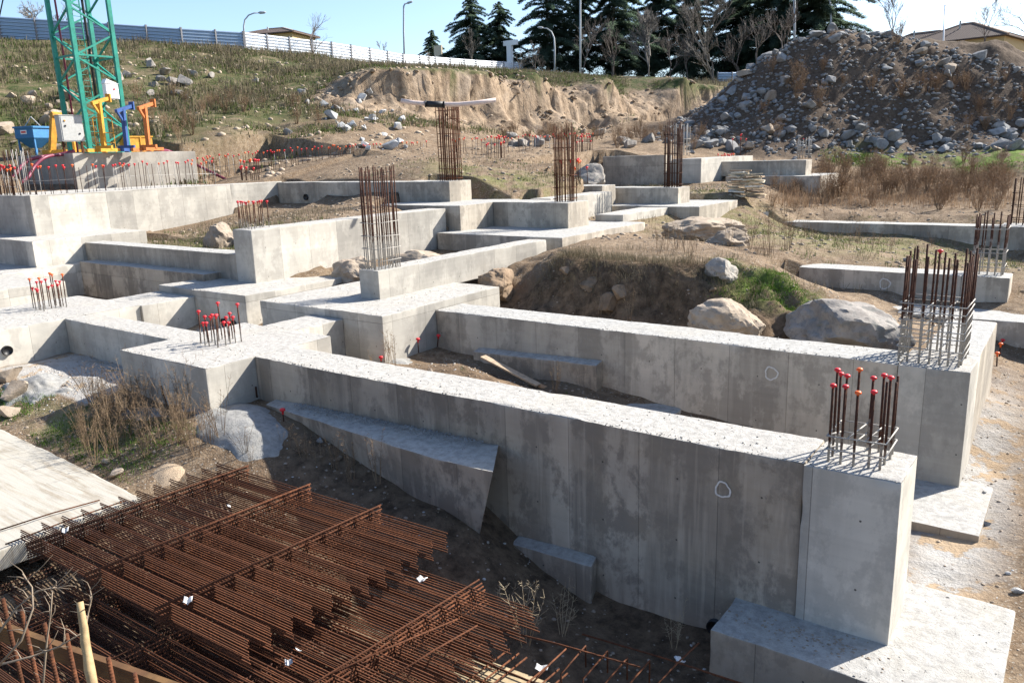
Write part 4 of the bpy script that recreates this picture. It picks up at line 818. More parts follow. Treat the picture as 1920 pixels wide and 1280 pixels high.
p = W(257, 282, 45); o = MB().box((0, 0, .45), (1.0, 1.4, .8)).box((0, 0, .88), (1.1, 1.5, .07)).box((.52, 0, .45), (.05, .08, .8)).build('tool_chest', M_yel, None, loc=(p[0], p[1], zb)); tag(o, 'yellow steel chest between the blue and orange forks', 'chest')
p = W(118, 290, 45); m = MB(); m.tube([(0, .6, 0), (0, .55, 1.6), (0, .3, 2.1), (0, -.3, 2.2)], [.3, .3, .28, .2], 8); m.bar((0, -.6, 0), (0, -.2, 2.0), .3); m.box((0, 0, .15), (.9, 1.8, .3)); o = m.build('crane_ballast_frame', M_yel, None, loc=(p[0], p[1], zb)); tag(o, 'orange yellow steel frame behind the grey cabinet', 'frame')
# blue hopper
p = W(70, 292, 47.5); e = empty('concrete_hopper', (p[0], p[1], 4.75), (0, 0, R(20))); e.scale = (.72, .72, .88); tag(e, 'blue concrete hopper with sloping sides left of the crane', 'hopper')
a, b = .95, .3; V = [(-a, -a, 1.9), (a, -a, 1.9), (a, a, 1.9), (-a, a, 1.9), (-a, -a, 1.2), (a, -a, 1.2), (a, a, 1.2), (-a, a, 1.2), (-b, -b, .55), (b, -b, .55), (b, b, .55), (-b, b, .55)]
m = MB(); m.add(V, [(0, 1, 5, 4), (1, 2, 6, 5), (2, 3, 7, 6), (3, 0, 4, 7), (4, 5, 9, 8), (5, 6, 10, 9), (6, 7, 11, 10), (7, 4, 8, 11), (8, 9, 10, 11)]); m.build('bin', M_hop, e)
m = MB()
for x0, y0, x1, y1 in ((-1, -1, 1, -1), (1, -1, 1, 1), (1, 1, -1, 1), (-1, 1, -1, -1)): m.bar((x0, y0, 1.9), (x1, y1, 1.9), .12)
m.build('rim', M_hop, e)
for x in (-.8, .8):
    for y in (-.8, .8): MB().bar((x, y, -.2), (x, y, 1.3), .12).build('leg', M_hop, e)
MB().tube([(-.9, 0, 1.9), (0, 0, 2.6), (.9, 0, 1.9)], .04, 6).build('bail', M_grey, e); MB().box((0, -.97, 1.58), (.62, .03, .26)).build('badge', M_wht, e); MB().box((0, -.99, 1.58), (.46, .012, .11)).build('badge_lettering', M_capR, e)
def hose(pts, label):
    P = [W(*q) for q in pts]; p0 = P[0].copy(); Q = []
    for i in range(len(P)-1):
        a, b, c, d = P[max(i-1, 0)], P[i], P[i+1], P[min(i+2, len(P)-1)]
        for k in range(6):
            t = k/6; Q.append(.5*((2*b)+(c-a)*t+(2*a-5*b+4*c-d)*t*t+(3*b-a-3*c+d)*t**3)-p0)
    Q.append(P[-1]-p0); o = MB().tube(Q, .085, 8).build('hose', M_mag, None, True, loc=tuple(p0)); tag(o, label, 'hose', 'magenta hoses')
hose([(140,283,41.5),(110,290,41),(75,295,40),(50,303,39.5),(30,325,38.5),(15,350,38)], 'upper magenta hose hanging off the left of the crane base'); hose([(150,290,41),(115,290,40.5),(85,295,39.5),(65,312,39),(50,335,38.5),(20,352,38)], 'lower magenta hose hanging off the left of the crane base')
hose([(300,282,45),(318,284,46),(350,300,46),(400,325,46),(435,342,45.5)], 'magenta hose trailing on the grass right of the crane base')

# ---------------------------------------------------------------- fences
def metal_sheet(name, c1, c2, rough, metal):
    m = NM(name, rough, .5); p = m.pos(); n = m.noise(m.map(p, (.15, .15, 1.2)), 1, 4)
    return m.done(m.mix(n, c1, c2), None, metal=metal)
M_galv = metal_sheet('sky_tinted_sheet', (.24,.33,.45), (.36,.45,.56), .42, .35); M_whs = metal_sheet('white_sheet', (.70,.73,.78), (.82,.84,.86), .5, .0); M_post = plain('galvanised_post', (.16,.16,.17), .6, .2)  # blue of the reflected sky is painted into the first sheet colour
def fence(stations, H_, mat, label, group, dark_posts=True):
    P = [W(*q) for q in stations]; e = empty('sheet_fence', tuple(P[0])); tag(e, label, 'fence', group); o0 = P[0].copy()
    for a, b in zip(P[:-1], P[1:]):
        d = b-a; dx = d[:2]/np.linalg.norm(d[:2]); nrm = np.array((dx[1], -dx[0])); nrm = nrm if (nrm@(-a[:2])) > 0 else -nrm
        V = []; nz = 28
        for k in range(nz+1):
            z = H_*k/nz; off = .05*(1 if (k//2) % 2 else -1)
            for q in (a, b): V.append((q[0]+nrm[0]*off-o0[0], q[1]+nrm[1]*off-o0[1], q[2]-.3+z-o0[2]))
        F = [(2*k, 2*k+1, 2*k+3, 2*k+2) for k in range(nz)]; obj('panel', mesh('panel', V, F, mat), e)
    for a in P: MB().bar((a[0]-o0[0], a[1]-o0[1]-.0, a[2]-o0[2]-.5), (a[0]-o0[0], a[1]-o0[1], a[2]-o0[2]+H_-.2), .16).build('post', M_post, e)
    return e
def interp(st, xs_):
    u = [q[0] for q in st]; return [(x, float(np.interp(x, u, [q[1] for q in st])), float(np.interp(x, u, [q[2] for q in st]))) for x in xs_]
def vtop(u): return float(np.interp(u, (0,208,343,407,460,640,757,900,993), (33,40,47,53,57,82,97,114,127)))
S1 = [(-70,64,72),(0,69,72),(120,76,73),(230,82,75),(343,89,77),(460,95,80)]
fence(interp(S1, (-70,2,70,140,208,278,343,407,459)), 2.05, M_galv, 'bluish corrugated sheet fence on the hill behind the crane, left stretch', 'sheet fences')
S2 = [(460,95,80),(640,113,88),(757,130,97),(900,137,115),(993,140,130)]
fence(interp(S2, (461,503,545,588,624,660,695,728,757,788,817,845,871,893,923,945,963,982,998)), 2.05, M_whs, 'white corrugated sheet fence along the hilltop, stepping down to the trees', 'sheet fences')
fence([(1345,168,112),(1372,168,112),(1400,167,113)], 2.6, M_galv, 'grey sheet fence piece between the bare tree and the rubble heap', 'sheet fences')
# ---------------------------------------------------------------- lamps, poles, sign
M_pole = plain('grey_lamp_pole', (.36,.38,.40), .5, .1)
def lamp(foot, pts, label, D, r=.09):
    P = [W(u, v, D) for u, v in pts]; b = W(*foot, D); e = empty('street_lamp', tuple(b)); tag(e, label, 'street lamp', 'street lamps')
    MB().tube([(0, 0, -1)]+[tuple(p-b) for p in P], [r]+[r*(1-.45*i/len(P)) for i in range(len(P))], 8).build('pole', M_pole, e, True)
    d = (P[-1]-P[-2]); d = d/np.linalg.norm(d); q = P[-1]-b
    MB().tube([tuple(q), tuple(q+d*.25), tuple(q+d*.75), tuple(q+d*.95)], [.07, .17, .15, .05], 8).build('lamp_head', M_pole, e, True)
lamp((457, 70), [(457,50),(459,38),(466,29),(476,25),(484,24.5)], 'short curved street lamp behind the left fence corner', 95, .1)
lamp((758, 120), [(757,60),(757,12),(759,8),(762,7)], 'tall straight street lamp standing above the white fence', 110, .13)
lamp((1040, 135), [(1040,90),(1039,72),(1034,60),(1026,54),(1019,53)], 'curved street lamp in front of the dark conifers', 120, .13)
lamp((1088, 140), [(1088,60),(1088,-40),(1090,-60)], 'tallest pale pole among the conifers, leaving the picture at the top', 110, .14)
lamp((1490, 85), [(1490,30),(1489,-40),(1491,-50)], 'tall pole rising behind the left crest of the rubble heap', 110, .17)
lamp((1558, 75), [(1558,40),(1558,14),(1556,3),(1551,-5),(1544,-8)], 'curved lamp post behind the top of the rubble heap', 120, .15)
b = W(1769, 100, 100); e = empty('flagpole', tuple(b)); tag(e, 'slim white pole in front of the yellow house', 'pole'); MB().tube([(0, 0, -2), tuple(W(1772, 12, 100)-b)], [.12, .08], 8).build('shaft', M_wht, e, True); MB().lathe([(.1, 0), (.12, .08), (.02, .16)], 8, tuple(W(1772, 12, 100)-b)).build('finial', M_wht, e)
b = W(957, 135, 125); e = empty('road_sign', tuple(b)); tag(e, 'white sign board on a thick white post left of the tallest conifers', 'sign'); MB().box((0, 0, 2.2), (.9, .5, 4.8)).build('post', M_wht, e); MB().box((.2, 0, 4.3), (2.6, .4, .75)).build('board', M_wht, e)
b = W(823, 122, 130); e = empty('signboard', tuple(b)); tag(e, 'small beige board behind the white fence below the small conifer', 'sign'); MB().box((0, 0, 2), (1.6, .3, 2.0)).build('board', plain('beige_board', (.55,.48,.36), .8), e); MB().box((0, .0, .3), (.2, .2, 1.8)).build('post', M_post, e)
# wire / crane stay at the top left
o = loose('cable', [W(-3, 40, 60), W(12, -30, 58)], .05, 'thin stay cable crossing the top left corner', M_blk)

# ---------------------------------------------------------------- houses
M_yw = plain('ochre_render', (.46,.34,.17), .9, .1); M_roof = NM('roof_tiles', .85, .2)
_w = M_roof.n('ShaderNodeTexWave'); _w.wave_type = 'BANDS'; _w.bands_direction = 'X'; M_roof.l(M_roof.objc(), _w.inputs['Vector']); _w.inputs['Scale'].default_value = 1.3; _w.inputs['Distortion'].default_value = .4
M_roof = M_roof.done(M_roof.mix(M_roof.noise(M_roof.pos(), 1.5, 4), (.075,.055,.048), (.15,.11,.09)), M_roof.bump(_w.outputs['Fac'], .8, .08))
M_glass = plain('dark_window_glass', (.03,.035,.04), .15, .1, spec=.6); M_ridge = plain('ridge_tiles', (.42,.30,.22), .85, .2)
def house(c, rz, w_, d, h, rh, label, wall, wins, rtx=0):
    e = empty('house', tuple(c), (0, 0, rz)); tag(e, label, 'house', 'houses')
    MB().box((0, 0, h/2-1.5), (w_, d, h+3)).build('wall', wall, e)
    x, y = w_/2+.6, d/2+.6; rl = max(0.3, (w_-d)/2)
    V = [(-x, -y, h), (x, -y, h), (x, y, h), (-x, y, h), (-rl, 0, h+rh), (rl, 0, h+rh), (-x, -y, h-.15), (x, -y, h-.15), (x, y, h-.15), (-x, y, h-.15)]
    rf = MB(); rf.add(V, [(0, 1, 5, 4), (1, 2, 5), (2, 3, 4, 5), (3, 0, 4), (6, 9, 8, 7), (0, 6, 7, 1), (1, 7, 8, 2), (2, 8, 9, 3), (3, 9, 6, 0)]); r = rf.build('roof', M_roof, e)
    m = MB()
    for a, b in ((0, 4), (1, 5), (2, 5), (3, 4), (4, 5)): m.bar(V[a], V[b], .25)
    m.build('ridge_tiles', M_ridge, r); MB().tube([(-rl*.6, -y*.3, h+rh*.6), (-rl*.6, -y*.3, h+rh*1.1)], .12, 8).build('chimney', M_grey, r)
    for wx, side in wins:
        f = MB().box((wx, side*(d/2+.03), h-1.6), (1.5, .1, 1.4)).build('window', M_wht, e); MB().box((wx, side*(d/2+.09), h-1.6), (1.25, .04, 1.15)).build('pane', M_glass, f); MB().box((wx, side*(d/2+.12), h-1.6), (.08, .03, 1.15)).box((wx, side*(d/2+.12), h-1.6), (1.25, .03, .08)).build('glazing_bar', M_wht, f)
    return e
c_ = W(1800, 120, 108); c_[2] -= .6; house(c_+np.array((0, 4, 0)), R(-10), 12.4, 11, 3.6, 2.6, 'ochre yellow house with a dark hipped tile roof behind the rubble heap', M_yw, [(-4.2, -1), (2.0, -1), (6, 1)])
MB_ = W(1722, 118, 116); house(MB_+np.array((0, 4, 0)), R(-6), 13, 9, 2.2, 2.4, 'lower dark roofed wing left of the yellow house', M_yw, [(-3, -1), (2, -1)])
c_ = W(522, 98, 125); house(c_, R(20), 9.5, 7, 2.3, 1.2, 'low brown roofed house just showing over the fence at left', M_yw, [(-2, -1)])

# ---------------------------------------------------------------- rocks
def ico(sub=2):
    bm = bmesh.new(); bmesh.ops.create_icosphere(bm, subdivisions=sub, radius=1); bm.verts.ensure_lookup_table()
    V = np.array([v.co[:] for v in bm.verts]); F = np.array([[v.index for v in f.verts] for f in bm.faces]); bm.free(); return V, F
IV3, IF3 = ico(3); IV4, IF4 = ico(4); IV5, IF5 = ico(5)
def rockV(seed, V, planes=11, cut=(.55, .85), sq=(1, .8, .65), n=.05):
    g = np.random.default_rng(seed); P = V.copy()
    for _ in range(planes):
        d = g.normal(size=3); d /= np.linalg.norm(d); h = g.uniform(*cut); s = P@d; o = np.maximum(s-h, 0); P = P-o[:, None]*d*.96
    P = P*np.array(sq)*g.uniform(.85, 1.15, 3); P += fbm(P*1.7+seed, 4, seed % 50)[:, None]*P*n*1.6+fbm(P*6+seed, 3, seed % 40)[:, None]*P*n*.5
    return P
def rock_mat(name, c1, c2, c3, lichen=None):
    m = NM(name, .92, .2); p = m.objc(); q = m.pos(); n = m.noise(q, 2.2, 6, .65); n2 = m.noise(q, 14, 5, .7); r = m.rnd()
    c = m.mix(m.ramp(n, [(.38, 0), (.62, 1)]), c1, c2); c = m.mix(m.math('MULTIPLY', m.ramp(n2, [(.55, 0), (.68, 1)]), .6), c, c3)
    c = m.mix(.6, c, m.comb(m.math('MULTIPLY_ADD', r, .5, .75), m.math('MULTIPLY_ADD', r, .48, .76), m.math('MULTIPLY_ADD', r, .42, .78)), 'MULTIPLY')
    if lichen: c = m.mix(m.ramp(m.noise(q, 3.2, 6, .7), [(.52, 0), (.6, 1)]), c, lichen)
    return m.done(c, m.bump(m.math('ADD', n, m.math('MULTIPLY', n2, .4)), .6, .05))
M_rkP = rock_mat('grey_granite', (.18,.178,.175), (.29,.287,.28), (.12,.11,.10)); M_rkT = rock_mat('tan_granite', (.27,.215,.16), (.38,.31,.24), (.18,.14,.10)); M_rkW = rock_mat('pale_rubble', (.34,.34,.335), (.46,.455,.44), (.25,.24,.21)); M_rkL = rock_mat('lichened_granite', (.23,.205,.18), (.34,.31,.275), (.15,.125,.10), (.17,.165,.15))
_rm = {}
M_rkC = rock_mat('bank_clods', (.19,.14,.095), (.31,.235,.165), (.14,.10,.07))
def rock_me(k, mat, sub=3):
    key = (k, mat.name, sub)
    if key not in _rm:
        V, F = {3: (IV3, IF3), 4: (IV4, IF4), 5: (IV5, IF5)}[sub]; me = mesh('rock', rockV(k*7+3, V, 16, (.36, .66), (1, .85, .7), .035), F, mat, True); me.set_sharp_from_angle(angle=R(14)); _rm[key] = me
    return _rm[key]
def rock(p, s, mat, label, group=None, k=None, name='rock', sink=.25, sub=3, sq=(1, 1, 1), rz=None, cat='rock'):
    k = random.randrange(12) if k is None else k
    o = obj(name, rock_me(k, mat, sub), None, (p[0], p[1], p[2]+s*(.62-sink)*sq[2]*.6), (random.uniform(-.5, .5) if rz is None else 0, random.uniform(-.5, .5) if rz is None else 0, random.uniform(0, 6.3) if rz is None else rz), (s*sq[0], s*sq[1], s*sq[2])); tag(o, label, cat, group); return o
def big(u, v, sx, sy, sz, mat, label, k, z=None, d0=5, d1=200, rz=0.3, up_=0.0, round_=False):
    p = hit(u, v, d0, d1) if z is None else at(u, v, z)
    if p is None: return
    V = rockV(k*13+5, IV5, 7 if not round_ else 4, (.72, .95) if not round_ else (.85, .98), (1, 1, 1), .05)
    me = mesh('boulder', V*np.array((sx, sy, sz)), IF5, mat, True); o = obj('boulder', me, None, (p[0], p[1], p[2]+up_), (0, 0, rz)); tag(o, label, 'boulder', None); return o
# mound boulders, by where each sits on the mound
def bo(x, y, z, sx, sy, sz, mat, label, k, rz, round_=False, rx=0, ry=0):
    V = rockV(k*13+5, IV5, 17 if not round_ else 10, (.5, .8) if not round_ else (.68, .93), (1, 1, 1), .16)
    me = mesh('boulder', V*np.array((sx, sy, sz)), IF5, mat, True); me.set_sharp_from_angle(angle=R(22)); o = obj('boulder', me, None, (x, y, z), (rx, ry, rz)); tag(o, label, 'boulder'); return o
p = at(1357, 608, -.1); bo(p[0], p[1], -.1, .95, .75, .68, M_rkT, 'rounded tan boulder half buried in front of the mound, below the moss', 2, .2, True)
p = at(1575, 600, 0.05); bo(p[0], p[1]+.1, -.25, 1.5, 1.25, .95, M_rkL, 'largest grey boulder with soil on top, behind the second long beam', 4, .5)
d_ = rays(1352, 508); p = CAM+d_*(19.9/d_[1]); bo(p[0], p[1], p[2], .62, .5, .46, M_rkL, 'pale lichened boulder on top of the mound above the moss', 6, 1.0)
M_rkB = rock_mat('soil_stained_rock', (.17,.12,.08), (.26,.19,.13), (.13,.09,.06)); p = at(930, 520, .3); bo(p[0]+.1, p[1], .05, .6, .7, .6, M_rkB, 'brown rounded boulder at the left end of the mound beside the white wall', 8, .0, True)
p = at(1310, 432, .9); bo(p[0], p[1], .85, 1.7, .9, .55, M_rkT, 'flat sunlit boulder on the back of the mound', 9, .8, True); p = at(1365, 452, .7); bo(p[0], p[1], .55, .8, .7, .5, M_rkT, 'small rounded boulder right of the flat sunlit one', 10, .2, True)
p = at(410, 425, 1.75); p = at(411, 440, 1.2); bo(p[0], p[1], .95, .62, .6, .85, M_rkT, 'rounded pale boulder behind the tall plinth left of centre', 14, .3, True)
p = at(665, 500, .5); bo(p[0], p[1], .25, .8, .6, .6, M_rkT, 'pale boulder between the plinth wall and the central footing', 15, .3, True); p = at(780, 485, .6); bo(p[0], p[1], .45, 1.1, .9, .4, M_rkT, 'flat tan rock in the hollow behind the tallest cage', 16, .3, True)
p = at(620, 320, 3.1); q_ = W(612, 318, 48); bo(q_[0], q_[1], 3.2, 1.8, 1.2, 1.4, M_rkT, 'pale weathered rock bank behind the starter bars', 17, .9)
q_ = W(1165, 308, 46); q_ = W(1110, 312, 46); bo(q_[0], q_[1], 2.4, 1.3, 1.0, 1.1, M_rkL, 'grey leaning boulder beside the shaded retaining wall', 18, .5)
for (u, v, s, mat, lab) in ((600,828,.13,M_rkP,'grey stone at the foot of the nearest casting ledge'),(636,862,.11,M_rkT,'tan stone beside the far edge of the meshes'),(198,868,.15,M_rkT,'flat stone among the left foreground weeds'),(215,893,.2,M_rkT,'larger tan stone between the slab and the weeds'),(30,745,.5,M_rkT,'cracked stone block at the left picture edge'),(12,712,.45,M_rkT,'upper cracked stone block at the left picture edge'),(20,780,.3,M_rkT,'low cracked stone at the left picture edge'),
    (1120,577+640-640+0,.1,M_rkP,''),(1142,680,.1,M_rkP,''),(1850,984,.09,M_rkP,'small grey stone right of the low white step'),(1845,925,.07,M_rkP,'small stone on the sand by the second pillar'),(1905,1110,.12,M_rkW,'pale stone at the right picture edge'),(1890,1075,.06,M_rkW,'small pale stone by the right picture edge'),(1700,490,.18,M_rkP,'stone lying on the dry ground behind the second cage')):
    if not lab: continue
    p = hit(u, v)
    if p is not None: rock(p, s, mat, lab, None)
# the rubble heap: individual blocks, most of them low on the slope
cand = []
for _ in range(9000):
    x = random.uniform(-34, 4); y = random.uniform(60, 84)
    cand.append((x, y))
ca = np.array(cand); pm_ = piley(ca[:, 0], ca[:, 1]); hz = height(ca[:, 0], ca[:, 1]); PU = []
for (x, y), a_, z in zip(ca, pm_, hz):
    c = np.array((x, y, z))-CAM; D = c@fw; u = 960+FPX*(c@rt)/D; v = 640-FPX*(c@up)/D
    if a_ < .05 or u < 1290 or u > 1940 or v > 285: continue
    crest = np.interp(u, (1300,1350,1400,1480,1560,1650,1760,1900), (240,185,132,86,66,72,92,103))
    if v < crest-6: continue
    t = (v-crest)/(270-crest); dens = .5+.4*(t > .72)+.35*(u < 1520)+.3*(t < .12)
    if random.random() < dens*.5: PU.append((x, y, z, u, v, t))
random.shuffle(PU); PU = PU[:225]
def where(u, t): return '%s %s of the shaded rubble heap' % ('crest' if t < .12 else 'upper slope' if t < .45 else 'lower slope' if t < .75 else 'foot', 'on the left' if u < 1480 else 'in the middle' if u < 1700 else 'on the right')
for x, y, z, u, v, t in PU:
    s = random.choice((.34,.42,.5,.62,.8,.95)); rock((x, y, z), s, M_rkP if random.random() < .85 else M_rkT, 'angular grey block on the %s' % where(u, t), 'blocks on the rubble heap, %s' % where(u, t), sink=.3)
bo(-11.4, 19.35, .25, 1.25, .55, .45, M_rkB, 'long soil stained rock ledge showing near the top of the shaded mound face', 22, .1)
bo(-9.6, 19.2, -.05, .8, .5, .45, M_rkB, 'soil stained rock bulging low in the shaded mound face', 23, .4)
for i in range(5):
    x = random.uniform(-13.2, -7.6); y = 19.0+random.uniform(-.5, .4)-.05*abs(x+10); s_ = random.choice((.16,.22,.3,.42,.55)); rock((x, y, H1(x, y)), s_, M_rkB, 'soil stained rock half buried in the shaded face of the earth mound', 'rocks in the mound face', sink=.75)
def scatter_stones(name, pts, smin, smax, mat, label=None, cat=None, sq=.7):
    g = np.random.default_rng(len(pts)); V = []; F = []; bV, bF = ico(1); n = 0
    for p in pts:
        s = smin+(smax-smin)*g.random()**2.2; Rz = g.random()*6.3; c, s_ = math.cos(Rz), math.sin(Rz)
        v = bV*(1+g.uniform(-.3, .3, bV.shape))*s*np.array((1, g.uniform(.6, 1), sq*g.uniform(.6, 1))); v = np.c_[v[:, 0]*c-v[:, 1]*s_, v[:, 0]*s_+v[:, 1]*c, v[:, 2]]+np.array(p)
        V.append(v); F.append(bF+n); n += len(bV)
    o = obj(name, mesh(name, np.concatenate(V), np.concatenate(F), mat)); tag(o, kind='stuff'); return o
def sample(n, x0, x1, y0, y1, w_=None, lift=0):
    x = rng.uniform(x0, x1, n); y = rng.uniform(y0, y1, n)
    if w_ is not None: k = rng.random(n) < w_(x, y); x, y = x[k], y[k]
    return np.c_[x, y, height(x, y)+lift]
scatter_stones('rubble_stones', sample(8000, -34, 4, 60, 84, lambda x, y: piley(x, y)), .05, .3, M_rkP)
scatter_stones('pebbles', np.r_[sample(1300, -1.4, 2.4, 9, 26), sample(500, -13, -3, 7.6, 9.7), sample(900, -21, -13, 6.4, 8.4), sample(900, -14, -7, 11, 15), sample(1500, -14, -3, 17, 26), sample(700, -22, -17.5, 8, 13.5)], .006, .045, M_rkT)
scatter_stones('white_chips', np.r_[sample(160, -1.2, 2.2, 9, 22), sample(70, -12, -3, 8.2, 9.7), sample(350, -21, -18, 7.3, 9.6), sample(150, -13, -8, 12, 15)], .006, .035, M_rkW)
scatter_stones('ground_stones', np.r_[sample(2600, -20, 4, 26, 58), sample(1500, -34, -19, 29, 50), sample(500, -34, -23, 16.5, 27)], .02, .13, M_rkT)
cr_ = []
for k_ in ('beam1','pil1','beam2','pil2','F1','b01','F0','P','PW','b1P','Rp','foot1','b0R','M'):
    o_ = C[k_]; xs__ = [v for v in o_.bound_box]; x0_, x1_ = min(v[0] for v in xs__)+o_.location.x, max(v[0] for v in xs__)+o_.location.x; y0_, y1_ = min(v[1] for v in xs__)+o_.location.y, max(v[1] for v in xs__)+o_.location.y; zt_ = max(v[2] for v in xs__)+o_.location.z-.012
    n_ = int(30*(x1_-x0_)); e_ = np.abs(rng.normal(0, .05, n_)); cr_.append(np.c_[rng.uniform(x0_, x1_, n_), y0_+.02+e_, np.full(n_, zt_)]); n_ = int(22*(x1_-x0_)*(y1_-y0_)); cr_.append(np.c_[rng.uniform(x0_, x1_, n_), rng.uniform(y0_, y1_, n_), np.full(n_, zt_)])
scatter_stones('mortar_crumbs', np.concatenate(cr_), .004, .021, M_concL)
xx = rng.uniform(-12.6, -7.8, 1500); scatter_stones('ledge_gravel', np.c_[xx, 9.8-np.abs(rng.normal(0, .16, 1500)), -.80+(xx+13.4)/5.85*.13], .005, .022, M_rkP)
scatter_stones('footing_gravel', np.c_[rng.normal(-2.3, .45, 500), rng.normal(9.5, .16, 500), np.full(500, -2.2)], .006, .03, M_rkT)
scatter_stones('bank_stones', sample(2600, -50, -33, 44, 104, lambda x, y: cliffy(x, y)), .06, .32, M_rkC)
scatter_stones('slope_stones', sample(1500, -72, -36, 28, 72), .05, .3, M_rkW if False else M_rkT)
# rocks on the grassy slope, placed where they lie
HR = [(285,128,.7),(310,140,.8),(225,150,.7),(240,145,.7),(278,118,.6),(325,158,.8),(345,160,.9),(300,152,.7),(290,162,.6),(365,142,.7),(358,138,.5),(283,180,.5),(330,178,.7),(350,186,.5),(205,115,.4),(140,118,.6),(395,145,.5),(436,194,.4),(480,155,.4)]
for i, (u, v, s) in enumerate(HR):
    p = hit(u, v, 30)
    if p is not None: rock(p, s, M_rkL, 'tan weathered rock in the outcrop on the grassy slope right of the crane', 'outcrop rocks on the slope')
WR = [(565,178,.75,'grey block lying in the upper grass of the slope'),(542,252,.5,'dark grey block low on the slope'),(575,195,.4,'small pale block below the grey one on the slope')]
for u, v, s, lab in WR:
    p = hit(u, v, 30)
    if p is not None: rock(p, s, M_rkP, lab)
for i in range(44):
    u = random.gauss(680, 45); v = random.gauss(232, 24)+(u-680)*.25
    if not (600 < u < 770 and 170 < v < 290): continue
    p = hit(u, v, 30)
    if p is not None: rock(p, random.choice((.14,.2,.26,.34,.46,.6)), M_rkW, 'broken pale blue grey block in the debris spill below the cliff', 'pale debris blocks', sink=.2)
for i in range(18):
    u = random.uniform(950, 1330); v = random.gauss(262, 9); p = hit(u, v, 40)
    if p is not None: rock(p, random.choice((.4,.6,.8,1.0)), M_rkL, 'dark boulder in the line at the foot of the earth cliff', 'cliff foot boulders', sink=.3)
for i in range(20):
    u = random.uniform(-10, 140); v = random.uniform(165, 285); p = hit(u, v, 35)
    if p is not None: rock(p, random.choice((.3,.4,.6,.9)), M_rkT, 'brown rock lump in the rough earth face left of the crane', 'earth face lumps', sink=.35)

# ---------------------------------------------------------------- grass
def leafmat(name, c1, c2, c3=None, tr=.25, sc=.8):
    m = NM(name, .8, .15); p = m.pos(); n = m.noise(p, sc, 4, .6); n2 = m.noise(p, sc*9, 3, .7); c = m.mix(m.ramp(n, [(.35, 0), (.65, 1)]), c1, c2)
    if c3: c = m.mix(m.ramp(n2, [(.45, 0), (.65, 1)]), c, c3)
    m.l(c, m.b.inputs[0]); t = m.n('ShaderNodeBsdfTranslucent'); m.l(c, t.inputs[0]); x = m.n('ShaderNodeMixShader'); x.inputs[0].default_value = tr; m.l(m.b.outputs[0], x.inputs[1]); m.l(t.outputs[0], x.inputs[2]); m.l(x.outputs[0], m.o.inputs[0]); return m.m
M_dry = leafmat('dry_grass', (.13,.105,.065), (.25,.21,.14), (.09,.075,.045)); M_grn = leafmat('green_grass', (.045,.075,.016), (.09,.13,.032), (.12,.125,.05), .35); M_moss = leafmat('moss_green', (.055,.12,.013), (.12,.20,.03), (.04,.07,.013), .3, 2)
M_weed = leafmat('dry_weed', (.24,.165,.10), (.38,.28,.18), (.15,.10,.06)); M_brush = leafmat('brown_brush', (.25,.16,.095), (.38,.27,.17), (.17,.11,.07))
def blades(name, P, hmin, hmax, wd, mat, lean=.5, tuft=1, spread=.0):
    n = len(P)*tuft; P = np.repeat(P, tuft, 0)+np.c_[rng.normal(0, spread, (n, 2)), np.zeros(n)]
    h = rng.uniform(hmin, hmax, n)*(1-.35*rng.random(n)); a = rng.uniform(0, 2*PI, n); l = np.abs(rng.normal(0, lean, n)); d = np.c_[np.cos(a), np.sin(a), 0*a]; b = rng.uniform(0, PI, n); s = np.c_[np.cos(b), np.sin(b), 0*b]*wd*.5*rng.uniform(.6, 1.3, n)[:, None]
    z = np.array((0, 0, 1.)); m1 = P+z*h[:, None]*.55+d*(h*l*.25)[:, None]; t = P+z*(h*np.maximum(.25, 1-l*.45))[:, None]+d*(h*l*.85)[:, None]
    V = np.stack([P-s, P+s, m1+s*.8, m1-s*.8, t], 1).reshape(-1, 3); i = np.arange(n)[:, None]*5
    F = np.r_[i+np.array([[0, 1, 2]]), i+np.array([[0, 2, 3]]), i+np.array([[3, 2, 4]])]
    o = obj(name, mesh(name, V, F, mat)); tag(o, kind='stuff'); return o
def grassw(x, y):
    z = base_h(x, y); g = np.clip((z-3.8)/2.5, 0, 1)*(x < -40)*(seg_dist(x, y, CLIFF) > 3)+(z > 11.2)*(x > -60)*.8; c = fbm(np.c_[x*.35, y*.35, 0*x], 4, 91); return np.clip(g*(.45+c*1.6), 0, 1)*(1-np.clip(cliffy(x, y)*1.3*(z < 10.4), 0, 1))*(1-np.clip(piley(x, y)*2, 0, 1))
blades('dry_grass', sample(24000, -84, -38, 22, 92, grassw), .25, .75, .05, M_dry, .6, 4, .18)
blades('green_grass', sample(34000, -84, -38, 22, 92, grassw), .15, .45, .06, M_grn, .7, 4, .2)
blades('tall_dry_grass', np.r_[sample(5000, -76, -50, 26, 68, lambda x, y: grassw(x, y)*.8), sample(1500, -46, -20, 100, 125, lambda x, y: .8+0*x)], .5, 1.1, .05, M_dry, .35, 4, .25)
blades('site_grass', np.r_[sample(2500, -14, 3, 28, 46, lambda x, y: np.clip(.2+fbm(np.c_[x*.5, y*.5, 0*x], 3, 93)*1.5, 0, 1)), sample(3500, -30, -15, 29, 50, lambda x, y: np.clip(fbm(np.c_[x*.4, y*.4, 0*x], 3, 95)*2.5, 0, 1)), sample(350, -34, -24, 16.6, 21)], .06, .25, .02, M_grn, .7, 5, .1)
blades('site_dry_grass', np.r_[sample(2500, -15, 3, 26, 46, lambda x, y: np.clip(.3+fbm(np.c_[x*.5, y*.5, 0*x], 3, 97)*1.5, 0, 1)), sample(700, -34, -24, 16.6, 24), sample(900, -30, -15, 29, 50)], .15, .5, .014, M_dry, .6, 4, .1)
